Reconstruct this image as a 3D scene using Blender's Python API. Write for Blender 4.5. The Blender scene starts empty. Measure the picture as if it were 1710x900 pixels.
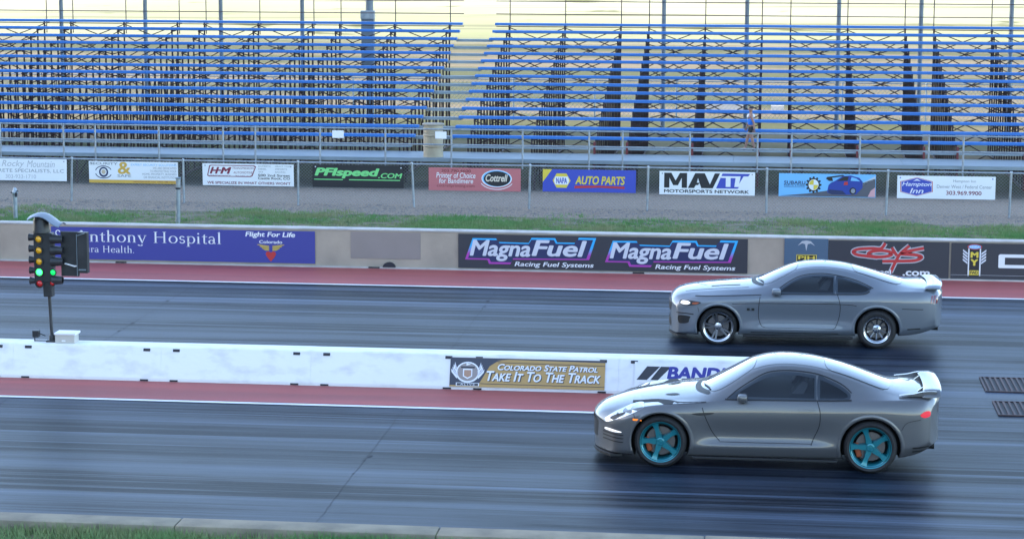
import bpy, bmesh, math, random
import numpy as np
from mathutils import Vector, Matrix
from mathutils.bvhtree import BVHTree
R = math.radians
random.seed(7); rng = np.random.default_rng(7)
scene = bpy.context.scene
col = scene.collection

# ------------------------------------------------------------------ camera
cam_d = bpy.data.cameras.new('camera'); cam = bpy.data.objects.new('camera', cam_d); col.objects.link(cam)
YAW, PITCH, ROLL, CH = R(6.543), R(8.606), R(0.195), 7.137
fw = Vector((-math.sin(YAW)*math.cos(PITCH), math.cos(YAW)*math.cos(PITCH), -math.sin(PITCH)))
rt = Vector((math.cos(YAW), math.sin(YAW), 0)); up = rt.cross(fw)
r2 = rt*math.cos(ROLL)+up*math.sin(ROLL); u2 = up*math.cos(ROLL)-rt*math.sin(ROLL)
m3 = Matrix((r2, u2, -fw)).transposed()
cam.matrix_world = Matrix.Translation((0, 0, CH)) @ m3.to_4x4()
cam_d.sensor_width = 36; cam_d.lens = 3765/1710*36
cam_d.clip_start = 0.5; cam_d.clip_end = 6000
scene.camera = cam

# ------------------------------------------------------------------ sky, sun, exposure
SUN_EL = R(20)
world = bpy.data.worlds.new('World'); scene.world = world; world.use_nodes = True
wn = world.node_tree.nodes; wl_ = world.node_tree.links
bg = wn.get('Background') or wn.new('ShaderNodeBackground')
sky = wn.new('ShaderNodeTexSky'); sky.sky_type = 'NISHITA'; sky.sun_disc = False
sky.sun_elevation = SUN_EL; sky.sun_rotation = R(-90); sky.altitude = 1700
sky.air_density = 1.0; sky.dust_density = 2.2; sky.ozone_density = .7
wl_.new(sky.outputs[0], bg.inputs[0]); bg.inputs[1].default_value = 0.15
sun_d = bpy.data.lights.new('sun', 'SUN'); sun_d.energy = 3.0; sun_d.angle = R(0.53); sun_d.color = (1, .9, .74)
sun = bpy.data.objects.new('sun', sun_d); col.objects.link(sun)
sun.rotation_euler = Vector((math.cos(SUN_EL), 0, -math.sin(SUN_EL))).to_track_quat('-Z', 'Y').to_euler()   # low sun from the left
sun.location = (-100, 0, 60)
scene.view_settings.view_transform = 'Standard'; scene.view_settings.look = 'None'
scene.view_settings.gamma = 1; scene.view_settings.exposure = 2.4
scene.view_settings.use_curve_mapping = False

# ------------------------------------------------------------------ materials
def srgb(r, g, b):
    f = lambda c: (c/255/12.92) if c/255 <= .04045 else ((c/255+.055)/1.055)**2.4
    return (f(r), f(g), f(b))
def nd(nt, t, **kw):
    n = nt.nodes.new(t)
    for k, v in kw.items(): setattr(n, k, v)
    return n
def mat(name, c, rough=.6, metal=0., c2=None, scale=5., bump=0., bscale=None, stretch=None, coat=0., detail=4, emit=None, estr=0., rough2=None, lo=.35, hi=.65, spec=None):
    m = bpy.data.materials.new(name); m.use_nodes = True; nt = m.node_tree
    b = nt.nodes['Principled BSDF']
    b.inputs['Base Color'].default_value = (*c, 1); b.inputs['Roughness'].default_value = rough; b.inputs['Metallic'].default_value = metal
    if coat: b.inputs['Coat Weight'].default_value = coat; b.inputs['Coat Roughness'].default_value = .04
    if spec is not None: b.inputs['Specular IOR Level'].default_value = spec
    if emit: b.inputs['Emission Color'].default_value = (*emit, 1); b.inputs['Emission Strength'].default_value = estr
    if c2 or bump or rough2 is not None:
        tc = nd(nt, 'ShaderNodeTexCoord'); mp = nd(nt, 'ShaderNodeMapping')
        nt.links.new(tc.outputs['Object'], mp.inputs[0])
        if stretch: mp.inputs['Scale'].default_value = stretch
        if c2 or rough2 is not None:
            n = nd(nt, 'ShaderNodeTexNoise'); n.inputs['Scale'].default_value = scale; n.inputs['Detail'].default_value = detail
            nt.links.new(mp.outputs[0], n.inputs['Vector'])
            mr = nd(nt, 'ShaderNodeMapRange'); mr.inputs['From Min'].default_value = lo; mr.inputs['From Max'].default_value = hi
            nt.links.new(n.outputs['Fac'], mr.inputs[0])
            if c2:
                mx = nd(nt, 'ShaderNodeMix', data_type='RGBA'); mx.inputs[6].default_value = (*c, 1); mx.inputs[7].default_value = (*c2, 1)
                nt.links.new(mr.outputs[0], mx.inputs[0]); nt.links.new(mx.outputs[2], b.inputs['Base Color'])
            if rough2 is not None:
                m2 = nd(nt, 'ShaderNodeMapRange'); m2.inputs['To Min'].default_value = rough; m2.inputs['To Max'].default_value = rough2
                nt.links.new(mr.outputs[0], m2.inputs[0]); nt.links.new(m2.outputs[0], b.inputs['Roughness'])
        if bump:
            n2 = nd(nt, 'ShaderNodeTexNoise'); n2.inputs['Scale'].default_value = bscale or scale*4; n2.inputs['Detail'].default_value = 6
            nt.links.new(mp.outputs[0], n2.inputs['Vector'])
            bp = nd(nt, 'ShaderNodeBump'); bp.inputs['Strength'].default_value = bump; bp.inputs['Distance'].default_value = .02
            nt.links.new(n2.outputs['Fac'], bp.inputs['Height']); nt.links.new(bp.outputs[0], b.inputs['Normal'])
    return m
M = {}
def pm(key, c, rough=.55):
    """flat print colour"""
    if key not in M: M[key] = mat('print_'+key, c, rough)
    return M[key]

def asphalt_material():
    """drag strip surface: rubber laid in streaks along the lane"""
    m = bpy.data.materials.new('drag_strip_asphalt'); m.use_nodes = True; nt = m.node_tree; L = nt.links
    b = nt.nodes['Principled BSDF']; tc = nd(nt, 'ShaderNodeTexCoord')
    def noise(sc, scale, detail=4, rough=.6):
        mp = nd(nt, 'ShaderNodeMapping'); mp.inputs['Scale'].default_value = sc; L.new(tc.outputs['Object'], mp.inputs[0])
        n = nd(nt, 'ShaderNodeTexNoise'); n.inputs['Scale'].default_value = scale; n.inputs['Detail'].default_value = detail; n.inputs['Roughness'].default_value = rough
        L.new(mp.outputs[0], n.inputs['Vector']); return n.outputs['Fac']
    def rng_(x, a, b_, c=0., d=1.):
        q = nd(nt, 'ShaderNodeMapRange'); q.inputs[1].default_value = a; q.inputs[2].default_value = b_; q.inputs[3].default_value = c; q.inputs[4].default_value = d
        L.new(x, q.inputs[0]); return q.outputs[0]
    def mth(op, a, b_):
        q = nd(nt, 'ShaderNodeMath', operation=op)
        for i, v in enumerate((a, b_)):
            if isinstance(v, (int, float)): q.inputs[i].default_value = v
            else: L.new(v, q.inputs[i])
        return q.outputs[0]
    broad = noise((.012, 1, 1), 1.1, 3)
    fine = noise((.012, 1, 1), 5.0, 5, .7)
    hair = noise((.014, 1, 1), 24, 4, .75)
    patch = noise((.25, 1, 1), .9, 5)
    s = mth('ADD', mth('MULTIPLY', broad, .55), mth('ADD', mth('MULTIPLY', fine, .34), mth('MULTIPLY', hair, .13)))
    s = mth('ADD', s, mth('MULTIPLY', mth('SUBTRACT', patch, .5), .22))
    f = rng_(s, .45, .60)
    # rubber laid down in the groove of each lane
    sp = nd(nt, 'ShaderNodeSeparateXYZ'); L.new(tc.outputs['Object'], sp.inputs[0]); wob = mth('MULTIPLY', mth('SUBTRACT', fine, .5), 1.6)
    def groove(c): return rng_(mth('ABSOLUTE', mth('SUBTRACT', mth('ADD', sp.outputs[1], wob), c), 0), .9, 2.3, .5, 1.)
    f = mth('MULTIPLY', f, mth('MULTIPLY', groove(30.6), groove(39.6)))
    pale = noise((.009, 1, 1), 3.6, 6, .75)
    f = mth('ADD', mth('MULTIPLY', f, .62), mth('MULTIPLY', rng_(pale, .54, .68), .9))
    mx = nd(nt, 'ShaderNodeMix', data_type='RGBA'); L.new(f, mx.inputs[0])
    mx.inputs[6].default_value = (.003, .005, .0095, 1); mx.inputs[7].default_value = (.045, .072, .12, 1)  # blue sheen of the reflected sky is tinted into both streak colours
    grit = noise((1, 1, 1), 90, 3)
    mg = nd(nt, 'ShaderNodeMix', data_type='RGBA', blend_type='MULTIPLY'); mg.inputs[0].default_value = .55
    L.new(mx.outputs[2], mg.inputs[6])
    gc = nd(nt, 'ShaderNodeCombineColor'); g = rng_(grit, .3, .7, .55, 1.3)
    for i in range(3): L.new(g, gc.inputs[i])
    L.new(gc.outputs[0], mg.inputs[7]); L.new(mg.outputs[2], b.inputs['Base Color'])
    L.new(rng_(f, 0, 1, .40, .48), b.inputs['Roughness']); L.new(rng_(f, 0, 1.1, .06, .54), b.inputs['Specular IOR Level'])
    bp = nd(nt, 'ShaderNodeBump'); bp.inputs['Strength'].default_value = .35; bp.inputs['Distance'].default_value = .006
    L.new(mth('ADD', grit, mth('MULTIPLY', hair, .6)), bp.inputs['Height']); L.new(bp.outputs[0], b.inputs['Normal'])
    return m

def field_material():
    """dry grass, dirt and straw by place on the ground"""
    m = bpy.data.materials.new('field_ground'); m.use_nodes = True; nt = m.node_tree; L = nt.links
    b = nt.nodes['Principled BSDF']; b.inputs['Roughness'].default_value = .95; b.inputs['Specular IOR Level'].default_value = .1
    tc = nd(nt, 'ShaderNodeTexCoord')
    def noise(sc, scale, detail=5):
        mp = nd(nt, 'ShaderNodeMapping'); mp.inputs['Scale'].default_value = sc; L.new(tc.outputs['Object'], mp.inputs[0])
        n = nd(nt, 'ShaderNodeTexNoise'); n.inputs['Scale'].default_value = scale; n.inputs['Detail'].default_value = detail
        L.new(mp.outputs[0], n.inputs['Vector']); return n.outputs['Fac']
    def ramp(fac, a, b_, c1, c2):
        mr = nd(nt, 'ShaderNodeMapRange'); mr.inputs[1].default_value = a; mr.inputs[2].default_value = b_; L.new(fac, mr.inputs[0])
        mx = nd(nt, 'ShaderNodeMix', data_type='RGBA'); L.new(mr.outputs[0], mx.inputs[0])
        for i, c in ((6, c1), (7, c2)):
            if isinstance(c, tuple): mx.inputs[i].default_value = (*c, 1)
            else: L.new(c, mx.inputs[i])
        return mx.outputs[2]
    near = ramp(noise((.12, .5, 1), .35), .42, .6, (.115, .12, .06), (.23, .185, .12))
    far = ramp(noise((.05, .12, 1), .3), .35, .68, (.33, .33, .17), (.47, .44, .31))
    far = ramp(noise((.02, .35, 1), 1.3, 8), .56, .64, far, (.24, .23, .13))
    far = ramp(noise((.6, 1.2, 1), .25, 8), .62, .68, far, (.17, .17, .08))
    sp = nd(nt, 'ShaderNodeSeparateXYZ'); L.new(tc.outputs['Object'], sp.inputs[0])
    c = ramp(sp.outputs[1], 138, 152, near, far)
    grav = ramp(noise((1, 1, 1), 14, 6), .3, .7, (.15, .135, .12), (.29, .265, .24))
    c = ramp(sp.outputs[1], 60.5, 64, grav, c)
    L.new(c, b.inputs['Base Color'])
    n = noise((1, 1, 1), 22, 6)
    bp = nd(nt, 'ShaderNodeBump'); bp.inputs['Strength'].default_value = .6; bp.inputs['Distance'].default_value = .03
    L.new(n, bp.inputs['Height']); L.new(bp.outputs[0], b.inputs['Normal'])
    return m
M['asphalt'] = asphalt_material(); M['field'] = field_material()
M['red_paint'] = mat('worn_red_paint', (.40, .088, .08), .6, c2=(.28, .07, .065), scale=2.2, stretch=(.06, 1, 1), bump=.25, bscale=70, lo=.3, hi=.7)
M['white_paint'] = mat('white_line_paint', (.72, .72, .70), .55, c2=(.5, .5, .5), scale=3, stretch=(.3, 3, 1), lo=.5, hi=.75)
M['crack'] = mat('joint_sealant', (.02, .021, .024), .7)
M['dirt'] = mat('verge_soil', (.13, .115, .085), .95, c2=(.20, .18, .15), scale=1.6, bump=.6, bscale=18, spec=.1)
M['turf'] = mat('turf_soil', (.085, .12, .05), .95, c2=(.20, .175, .125), scale=1.7, bump=.6, bscale=20, lo=.42, hi=.58, spec=.1)
M['shade_ridge'] = mat('added_ridge_scrub', (.10, .085, .05), .95, c2=(.05, .06, .03), scale=.05, spec=.1)
M['concrete_tan'] = mat('painted_tan_concrete', (.42, .345, .265), .8, c2=(.33, .275, .215), scale=1.4, bump=.2, bscale=30, detail=8)
M['concrete_patch'] = mat('brown_overpaint', (.29, .24, .215), .75, c2=(.27, .225, .20), scale=2)
M['concrete_cap'] = mat('pale_concrete_cap', (.5, .475, .44), .8, c2=(.40, .38, .35), scale=3, bump=.2, bscale=40)
M['kerb'] = mat('kerb_concrete', (.29, .25, .175), .85, c2=(.19, .165, .12), scale=2.5, bump=.4, bscale=30, detail=8)
M['barrier'] = mat('white_painted_concrete', (.80, .80, .78), .6, c2=(.60, .59, .56), scale=5.0, bump=.2, bscale=14, detail=13, lo=.5, hi=.8, stretch=(.5, 1, 1))
M['black_rubber'] = mat('black_rubber', (.015, .015, .017), .7)
M['dark_slot'] = mat('dark_slot', (.02, .02, .028), .6)
M['galv'] = mat('galvanised_steel', (.36, .40, .43), .45, .6, c2=(.28, .31, .34), scale=8)
M['wire'] = mat('galvanised_wire', (.30, .33, .35), .5, .5)
M['alu'] = mat('weathered_aluminium', (.27, .32, .35), .5, .4, c2=(.21, .26, .29), scale=2.5, stretch=(.4, 3, 3))
M['blue_seat'] = mat('blue_seat_paint', (.018, .14, .44), .45, c2=(.03, .17, .50), scale=1.2, stretch=(.5, 3, 3))
M['brown_steel'] = mat('dark_brown_steel', (.035, .024, .026), .6, c2=(.06, .028, .026), scale=2.5)
M['red_steel'] = mat('rust_red_steel', (.16, .03, .03), .6)
M['pole_steel'] = mat('grey_pole_steel', (.16, .19, .22), .5, .3, c2=(.13, .155, .18), scale=2)
M['tan_drum'] = mat('tan_drum_paint', (.42, .36, .25), .55, c2=(.36, .30, .21), scale=4)
M['drum_lid'] = mat('drum_lid', (.28, .24, .18), .6)
M['white_card'] = mat('white_placard', (.82, .82, .82), .5)
M['stone'] = mat('gravel_stone', (.16, .15, .145), .9, c2=(.26, .245, .23), scale=3)
M['grass'] = None

# ------------------------------------------------------------------ mesh helpers
class MB:
    def __init__(s): s.v = []; s.f = []; s.mi = []; s.cur = 0
    def add(s, vs, fs):
        o = len(s.v); s.v += [tuple(v) for v in vs]
        for f in fs: s.f.append(tuple(i+o for i in f)); s.mi.append(s.cur)
    def box(s, x0, x1, y0, y1, z0, z1):
        s.add([(x0,y0,z0),(x1,y0,z0),(x1,y1,z0),(x0,y1,z0),(x0,y0,z1),(x1,y0,z1),(x1,y1,z1),(x0,y1,z1)],
              [(0,3,2,1),(4,5,6,7),(0,1,5,4),(1,2,6,5),(2,3,7,6),(3,0,4,7)])
    def bbox(s, x0, x1, y0, y1, z0, z1, b=.01):
        """box with chamfered edges"""
        bm = bmesh.new(); bmesh.ops.create_cube(bm, size=1)
        for v in bm.verts: v.co = Vector(((x0+x1)/2+v.co.x*(x1-x0), (y0+y1)/2+v.co.y*(y1-y0), (z0+z1)/2+v.co.z*(z1-z0)))
        bmesh.ops.bevel(bm, geom=bm.edges[:], offset=b, segments=2, affect='EDGES', profile=.5)
        s.addbm(bm)
    def addbm(s, bm):
        bm.verts.index_update(); s.add([v.co[:] for v in bm.verts], [[v.index for v in f.verts] for f in bm.faces]); bm.free()
    def tube(s, a, b, r, n=6, r2=None, cap=True):
        a = Vector(a); b = Vector(b); d = (b-a).normalized(); r2 = r if r2 is None else r2
        t = Vector((0,0,1)) if abs(d.z) < .9 else Vector((1,0,0))
        e1 = d.cross(t).normalized(); e2 = d.cross(e1)
        vs = []
        for p, rr in ((a, r), (b, r2)):
            for i in range(n):
                an = 2*math.pi*(i+.5)/n; vs.append(p+(e1*math.cos(an)+e2*math.sin(an))*rr)
        fs = [(i, (i+1)%n, n+(i+1)%n, n+i) for i in range(n)]
        if cap: fs += [tuple(range(n-1,-1,-1)), tuple(range(n, 2*n))]
        s.add(vs, fs)
    def path(s, pts, r, n=6):
        for a, b in zip(pts[:-1], pts[1:]): s.tube(a, b, r, n)
    def lathe(s, prof, c=(0,0,0), axis='z', n=24, cap=False):
        vs = []; k = len(prof)
        for i in range(n):
            a = 2*math.pi*i/n
            for r, h in prof:
                x, y = r*math.cos(a), r*math.sin(a)
                p = (x, y, h) if axis == 'z' else ((x, h, y) if axis == 'y' else (h, x, y))
                vs.append((p[0]+c[0], p[1]+c[1], p[2]+c[2]))
        fs = []
        for i in range(n):
            j = (i+1) % n
            for q in range(k-1): fs.append((i*k+q, j*k+q, j*k+q+1, i*k+q+1))
        if cap:
            fs.append(tuple(i*k for i in range(n-1,-1,-1))); fs.append(tuple(i*k+k-1 for i in range(n)))
        s.add(vs, fs)
    def prism(s, pts, y0, y1, plane='xz'):
        """extrude a 2-D outline; plane gives the two axes of the outline"""
        n = len(pts)
        def P(u, v, w): return {'xz': (u, w, v), 'xy': (u, v, w), 'yz': (w, u, v)}[plane]
        s.add([P(u, v, y0) for u, v in pts]+[P(u, v, y1) for u, v in pts],
              [tuple(range(n)), tuple(range(2*n-1, n-1, -1))]+[(i, n+i, n+(i+1)%n, (i+1)%n) for i in range(n)])
    def build(s, name, m, parent=None, smooth=None, loc=None):
        me = bpy.data.meshes.new(name); me.from_pydata(s.v, [], s.f)
        ms = m if isinstance(m, (list, tuple)) else [m]
        for q in ms: me.materials.append(q)
        if len(ms) > 1: me.polygons.foreach_set('material_index', s.mi)
        bm = bmesh.new(); bm.from_mesh(me); bmesh.ops.recalc_face_normals(bm, faces=bm.faces[:]); bm.to_mesh(me); bm.free()
        if smooth:
            me.polygons.foreach_set('use_smooth', [True]*len(me.polygons)); me.set_sharp_from_angle(angle=R(smooth))
        o = bpy.data.objects.new(name, me); col.objects.link(o)
        if parent: o.parent = parent
        if loc: o.location = loc
        return o
def sheet(name, pts, m, parent=None):
    me = bpy.data.meshes.new(name); me.from_pydata(pts, [], [tuple(range(len(pts)))]); me.materials.append(m)
    o = bpy.data.objects.new(name, me); col.objects.link(o); o.parent = parent; return o
def empty(name, loc=(0,0,0)):
    o = bpy.data.objects.new(name, None); o.empty_display_size = .2; col.objects.link(o); o.location = loc; return o
def tag(o, label=None, cat=None, group=None, kind=None):
    if label: o['label'] = label
    if cat: o['category'] = cat
    if group: o['group'] = group
    if kind: o['kind'] = kind
    return o
def part(name, fn, m, parent, smooth=None):
    b = MB(); fn(b); return b.build(name, m, parent, smooth)

# ------------------------------------------------------------------ flat lettering
def crom(pts, n=6, closed=True):
    out = []; k = len(pts)
    for i in range(k if closed else k-1):
        p = [Vector(pts[(i+j-1) % k]) if closed else Vector(pts[min(max(i+j-1, 0), k-1)]) for j in range(4)]
        for q in range(n):
            t = q/n; out.append(tuple(.5*((2*p[1])+(p[2]-p[0])*t+(2*p[0]-5*p[1]+4*p[2]-p[3])*t*t+(3*p[1]-p[0]-3*p[2]+p[3])*t**3)))
    if not closed: out.append(tuple(pts[-1]))
    return out
_tc = {}
def text_tris(s, shear=0., bold=0., caps=False, space=1.):
    key = (s, shear, bold, caps, space)
    if key in _tc: return _tc[key]
    c = bpy.data.curves.new('t', 'FONT'); c.body = s; c.shear = shear; c.offset = bold; c.size = 1; c.resolution_u = 4; c.space_character = space
    if caps:
        c.small_caps_scale = .78
        for f in c.body_format: f.use_small_caps = True
    o = bpy.data.objects.new('t', c); col.objects.link(o)
    dg = bpy.context.evaluated_depsgraph_get(); dg.update()
    me = bpy.data.meshes.new_from_object(o.evaluated_get(dg))
    v = [(p.co.x, p.co.y) for p in me.vertices]; f = [tuple(q.vertices) for q in me.polygons]
    bpy.data.objects.remove(o); bpy.data.curves.remove(c); bpy.data.meshes.remove(me)
    _tc[key] = (v, f); return v, f
class Panel:
    """flat board in the XZ plane facing -Y (tilt moves the top back); content in fractions of the board, v up"""
    def __init__(s, name, x0, x1, z0, z1, y, m, label, cat='banner', thick=.012, group=None, tilt=0.):
        if y > 50: tilt = random.uniform(-.05, .05)
        s.x0, s.x1, s.z0, s.z1, s.y, s.tilt = x0, x1, z0, z1, y, tilt
        b = MB(); n = 7
        # slight sag and wave of a hung sheet
        s.wav = .006 if cat == 'banner' else 0.; s.ph = random.random()*6
        b.box(x0, x1, y, y+thick, z0, z1)
        for i, v in enumerate(b.v): b.v[i] = (v[0], v[1]+tilt*(v[2]-z0), v[2])
        s.o = b.build(name, m); tag(s.o, label, cat, group); s.k = 0
    def P(s, u, v, k): 
        z = s.z0+v*(s.z1-s.z0); return (s.x0+u*(s.x1-s.x0), s.y-.0018*k+s.tilt*(z-s.z0), z)
    def raw(s, v, f, m, name, k):
        me = bpy.data.meshes.new(name); me.from_pydata([s.P(a, b, k) for a, b in v], [], f); me.materials.append(m)
        o = bpy.data.objects.new(name, me); col.objects.link(o); o.parent = s.o; return o
    def poly(s, pts, m, k=1, name='print'): return s.raw(pts, [tuple(range(len(pts)))], m, name, k)
    def rect(s, u0, v0, u1, v1, m, k=1, name='print'): return s.poly([(u0,v0),(u1,v0),(u1,v1),(u0,v1)], m, k, name)
    def ell(s, cu, cv, ru, rv, m, k=1, name='print', n=28, a0=0, a1=360):
        pts = [(cu+ru*math.cos(R(a0+(a1-a0)*i/n)), cv+rv*math.sin(R(a0+(a1-a0)*i/n))) for i in range(n if a1-a0 == 360 else n+1)]
        return s.poly(pts, m, k, name)
    def line(s, pts, w, m, k=1, name='print'):
        """polyline of width w (metres)"""
        W, H = s.x1-s.x0, s.z1-s.z0; v = []; f = []
        q = [Vector((a*W, b*H)) for a, b in pts]
        for i, p in enumerate(q):
            d = (q[min(i+1, len(q)-1)]-q[max(i-1, 0)]).normalized(); n = Vector((-d.y, d.x))*w/2
            v += [((p+n).x/W, (p+n).y/H), ((p-n).x/W, (p-n).y/H)]
        f = [(2*i, 2*i+1, 2*i+3, 2*i+2) for i in range(len(q)-1)]
        return s.raw(v, f, m, name, k)
    def text(s, t, u0, v0, u1, v1, m, k=2, shear=0., bold=0., caps=False, space=1., name='lettering'):
        """fit the glyphs into the given box"""
        v, f = text_tris(t, shear, 0., caps, space)
        xs = [p[0] for p in v]; ys = [p[1] for p in v]; e = bold*.8
        a0, a1, b0, b1 = min(xs)-bold, max(xs)+bold, min(ys)-e, max(ys)+e
        sh = [(0, 0), (bold, 0), (-bold, 0), (0, e), (0, -e), (bold*.7, e*.7), (-bold*.7, e*.7), (bold*.7, -e*.7), (-bold*.7, -e*.7)] if bold else [(0, 0)]
        V, F, q = [], [], len(v)      # strokes thickened by stacked copies, a hair apart in depth
        for i, (dx, dy) in enumerate(sh):
            V += [s.P(u0+(x+dx-a0)/(a1-a0)*(u1-u0), v0+(y+dy-b0)/(b1-b0)*(v1-v0), k+.06*i) for x, y in v]; F += [tuple(j+i*q for j in g) for g in f]
        me = bpy.data.meshes.new(name); me.from_pydata(V, [], F); me.materials.append(m)
        o = bpy.data.objects.new(name, me); col.objects.link(o); o.parent = s.o; return o

# ================================================================== the ground
def prof_z(y):
    if y <= 150: return 0.
    t = y-150
    return 0.075*t if t < 60 else 4.5+.055*(t-60)
ysamp = [-60, 0, 24.7, 26, 47, 57, 60, 75, 90, 110, 130, 145, 150, 155, 165, 180, 200, 230, 280, 350, 450, 600, 900, 1400]
ysamp = [y if y != -60 else -80 for y in ysamp]
xs = [-1500, -600, -300, -150, -80, -40, 0, 40, 80, 150, 300, 600, 1500]
gv = [(x, y, prof_z(y)+(.6*math.sin(x*.02)+.4*math.sin(y*.05+x*.01) if y > 160 else 0)-.02) for y in ysamp for x in xs]
n = len(xs)
gf = [(j*n+i, j*n+i+1, (j+1)*n+i+1, (j+1)*n+i) for j in range(len(ysamp)-1) for i in range(n-1)]
me = bpy.data.meshes.new('ground'); me.from_pydata(gv, [], gf); me.materials.append(M['field'])
g = bpy.data.objects.new('ground', me); col.objects.link(g); tag(g, kind='structure')
# ridge added out of view at left, shaped to shade everything up to the bleachers
hv = []; hy = [-1600+i*60 for i in range(28)]+[40, 72, 80, 88]
for y in hy:
    w = 6*math.sin(y*.011)+4*math.sin(y*.027+1); k = 1. if y < 79 else (.92 if y < 84 else 0)
    for x, z in ((-150, -.05), (-190, 45), (-230, 88), (-265, 118+w), (-320, 104+w), (-420, 60), (-560, -.05)): hv.append((x, y, z*k-.05))
hf = [(i*7+j, (i+1)*7+j, (i+1)*7+j+1, i*7+j+1) for i in range(len(hy)-1) for j in range(6)]
me = bpy.data.meshes.new('added_ridge'); me.from_pydata(hv, [], hf); me.materials.append(M['shade_ridge'])
o = bpy.data.objects.new('added_ridge', me); col.objects.link(o); tag(o, kind='structure')

XL, XR = -60, 40
def flat(name, x0, x1, y0, y1, z, m, kind='structure', parent=None):
    o = sheet(name, [(x0,y0,z),(x1,y0,z),(x1,y1,z),(x0,y1,z)], m, parent)
    if kind: tag(o, kind=kind)
    return o
track = flat('drag_strip', XL, XR, 25.0, 46.7, 0., M['asphalt'])
flat('red_strip', XL, XR, 44.42, 46.62, .004, M['red_paint'])
flat('white_line', XL, XR, 44.27, 44.40, .008, M['white_paint'])
flat('red_strip', XL, 1.05, 32.93, 35.4, .004, M['red_paint'])
flat('white_line', XL, 1.05, 32.78, 32.90, .008, M['white_paint'])
# expansion joints across the lanes
def joint(x, y0, y1, w=.006):
    b = MB(); yy = y0; pts = []
    while yy < y1: pts.append((x+random.uniform(-.012, .012)+.0*yy, yy)); yy += .11
    v = []; f = []
    for i, (px, py) in enumerate(pts):
        ww = w*random.uniform(.5, 1.3); v += [(px-ww/2, py, .0035), (px+ww/2, py, .0035)]
        if i: f.append((2*i-2, 2*i-1, 2*i+1, 2*i))
    b.add(v, f)
    for q in range(3):   # ragged spalls along the joint
        py = random.uniform(y0+1, y1-1); px = x+random.uniform(-.03, .03); r = random.uniform(.02, .06)
        b.add([(px+r*random.uniform(.5, 1)*math.cos(a), py+1.6*r*random.uniform(.5, 1)*math.sin(a), .0036) for a in [i*.9 for i in range(7)]], [tuple(range(7))])
    o = b.build('expansion_joint', M['crack'], track); return o
for x in (-11.5, -5.38):
    joint(x, 25.1, 32.76); joint(x+.02, 35.5, 44.25)

# ------------------------------------------------------------------ verge: gravel and soil between wall and fence
flat('gravel_path', XL, XR, 55.2, 61.2, -.012, mat('gravel', (.205, .17, .135), .95, c2=(.36, .30, .24), scale=26, bump=.9, bscale=45, detail=9, spec=.1))
flat('grass_verge', XL, XR, 46.9, 55.6, -.006, M['turf'])
flat('grass_bank', XL, XR, 16, 24.72, .19, M['turf'])
def grass_mat():
    m = mat('grass_blades', (.12, .27, .085), .7, c2=(.27, .28, .14), scale=.7, detail=6, lo=.4, hi=.7, spec=.2)
    return m
M['grass'] = grass_mat()
def blades(name, n, xr, yr, z, h, dens=None):
    x = rng.uniform(*xr, n*3); y = rng.uniform(*yr, n*3)
    if dens is not None:
        k = rng.random(n*3) < dens(x, y); x = x[k][:n]; y = y[k][:n]
    else: x = x[:n]; y = y[:n]
    n = len(x); a = rng.uniform(0, 2*np.pi, n); hh = h*rng.uniform(.4, 1.25, n); w = .004+.006*rng.random(n)
    lean = rng.uniform(.1, .7, n)*hh; b = rng.uniform(0, 2*np.pi, n)
    v = np.zeros((n, 3, 3)); 
    v[:, 0] = np.c_[x-w*np.cos(a), y-w*np.sin(a), np.full(n, z)]; v[:, 1] = np.c_[x+w*np.cos(a), y+w*np.sin(a), np.full(n, z)]
    v[:, 2] = np.c_[x+lean*np.cos(b), y+lean*np.sin(b), z+hh]
    me = bpy.data.meshes.new(name); me.vertices.add(n*3); me.vertices.foreach_set('co', v.ravel())
    me.loops.add(n*3); me.loops.foreach_set('vertex_index', np.arange(n*3, dtype=np.int32))
    me.polygons.add(n); me.polygons.foreach_set('loop_start', np.arange(0, n*3, 3, dtype=np.int32))
    me.update(calc_edges=True); me.materials.append(M['grass'])
    o = bpy.data.objects.new(name, me); col.objects.link(o); return o
def clump(x, y):
    s = np.sin(x*1.3+1.7*np.sin(y*.9))*.5+np.sin(x*.47+y*1.1+2)*.6+np.sin(x*3.1-y*2.3)*.35+.5*np.sin(x*7.3+3*np.sin(y*4.1))*np.sin(y*5.7+2*np.sin(x*5.3))+.35*np.sin(x*13.1+y*9)
    edge = np.clip((56.0+.4*np.sin(x*.9)+.35*np.sin(x*2.3+1)-y)/1.5, 0, 1)
    return np.clip(.32+.5*s, .03, 1)*edge
tag(blades('verge_grass', 120000, (-22, 9), (51.8, 56.4), -.006, .075, clump), 'patchy green grass between the tan wall and the gravel', 'grass', kind='stuff')
def clump2(x, y): return np.clip(.6+.4*np.sin(x*2.1+y*3), .15, 1)
tag(blades('bank_grass', 60000, (-12, 3), (22.9, 24.69), .19, .12, clump2), 'green grass along the near kerb', 'grass', kind='stuff')
# loose stones
def stones(name, n, xr, yr, z, r0, r1):
    b = MB()
    for i in range(n):
        x, y, r = random.uniform(*xr), random.uniform(*yr), random.uniform(r0, r1)
        vs = [(x+r*random.uniform(.6, 1.2)*dx, y+r*random.uniform(.6, 1.2)*dy, z+r*random.uniform(.5, .9)*dz) for dx, dy, dz in ((1,0,.2),(0,1,.2),(-1,0,.2),(0,-1,.2),(0,0,1))]
        b.add(vs, [(0,1,4),(1,2,4),(2,3,4),(3,0,4)])
    return b.build(name, M['stone'])
tag(stones('loose_gravel', 9000, (-22, 8), (54.2, 57.6), -.012, .012, .035), 'loose grey gravel along the fence foot', 'gravel', kind='stuff')

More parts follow.
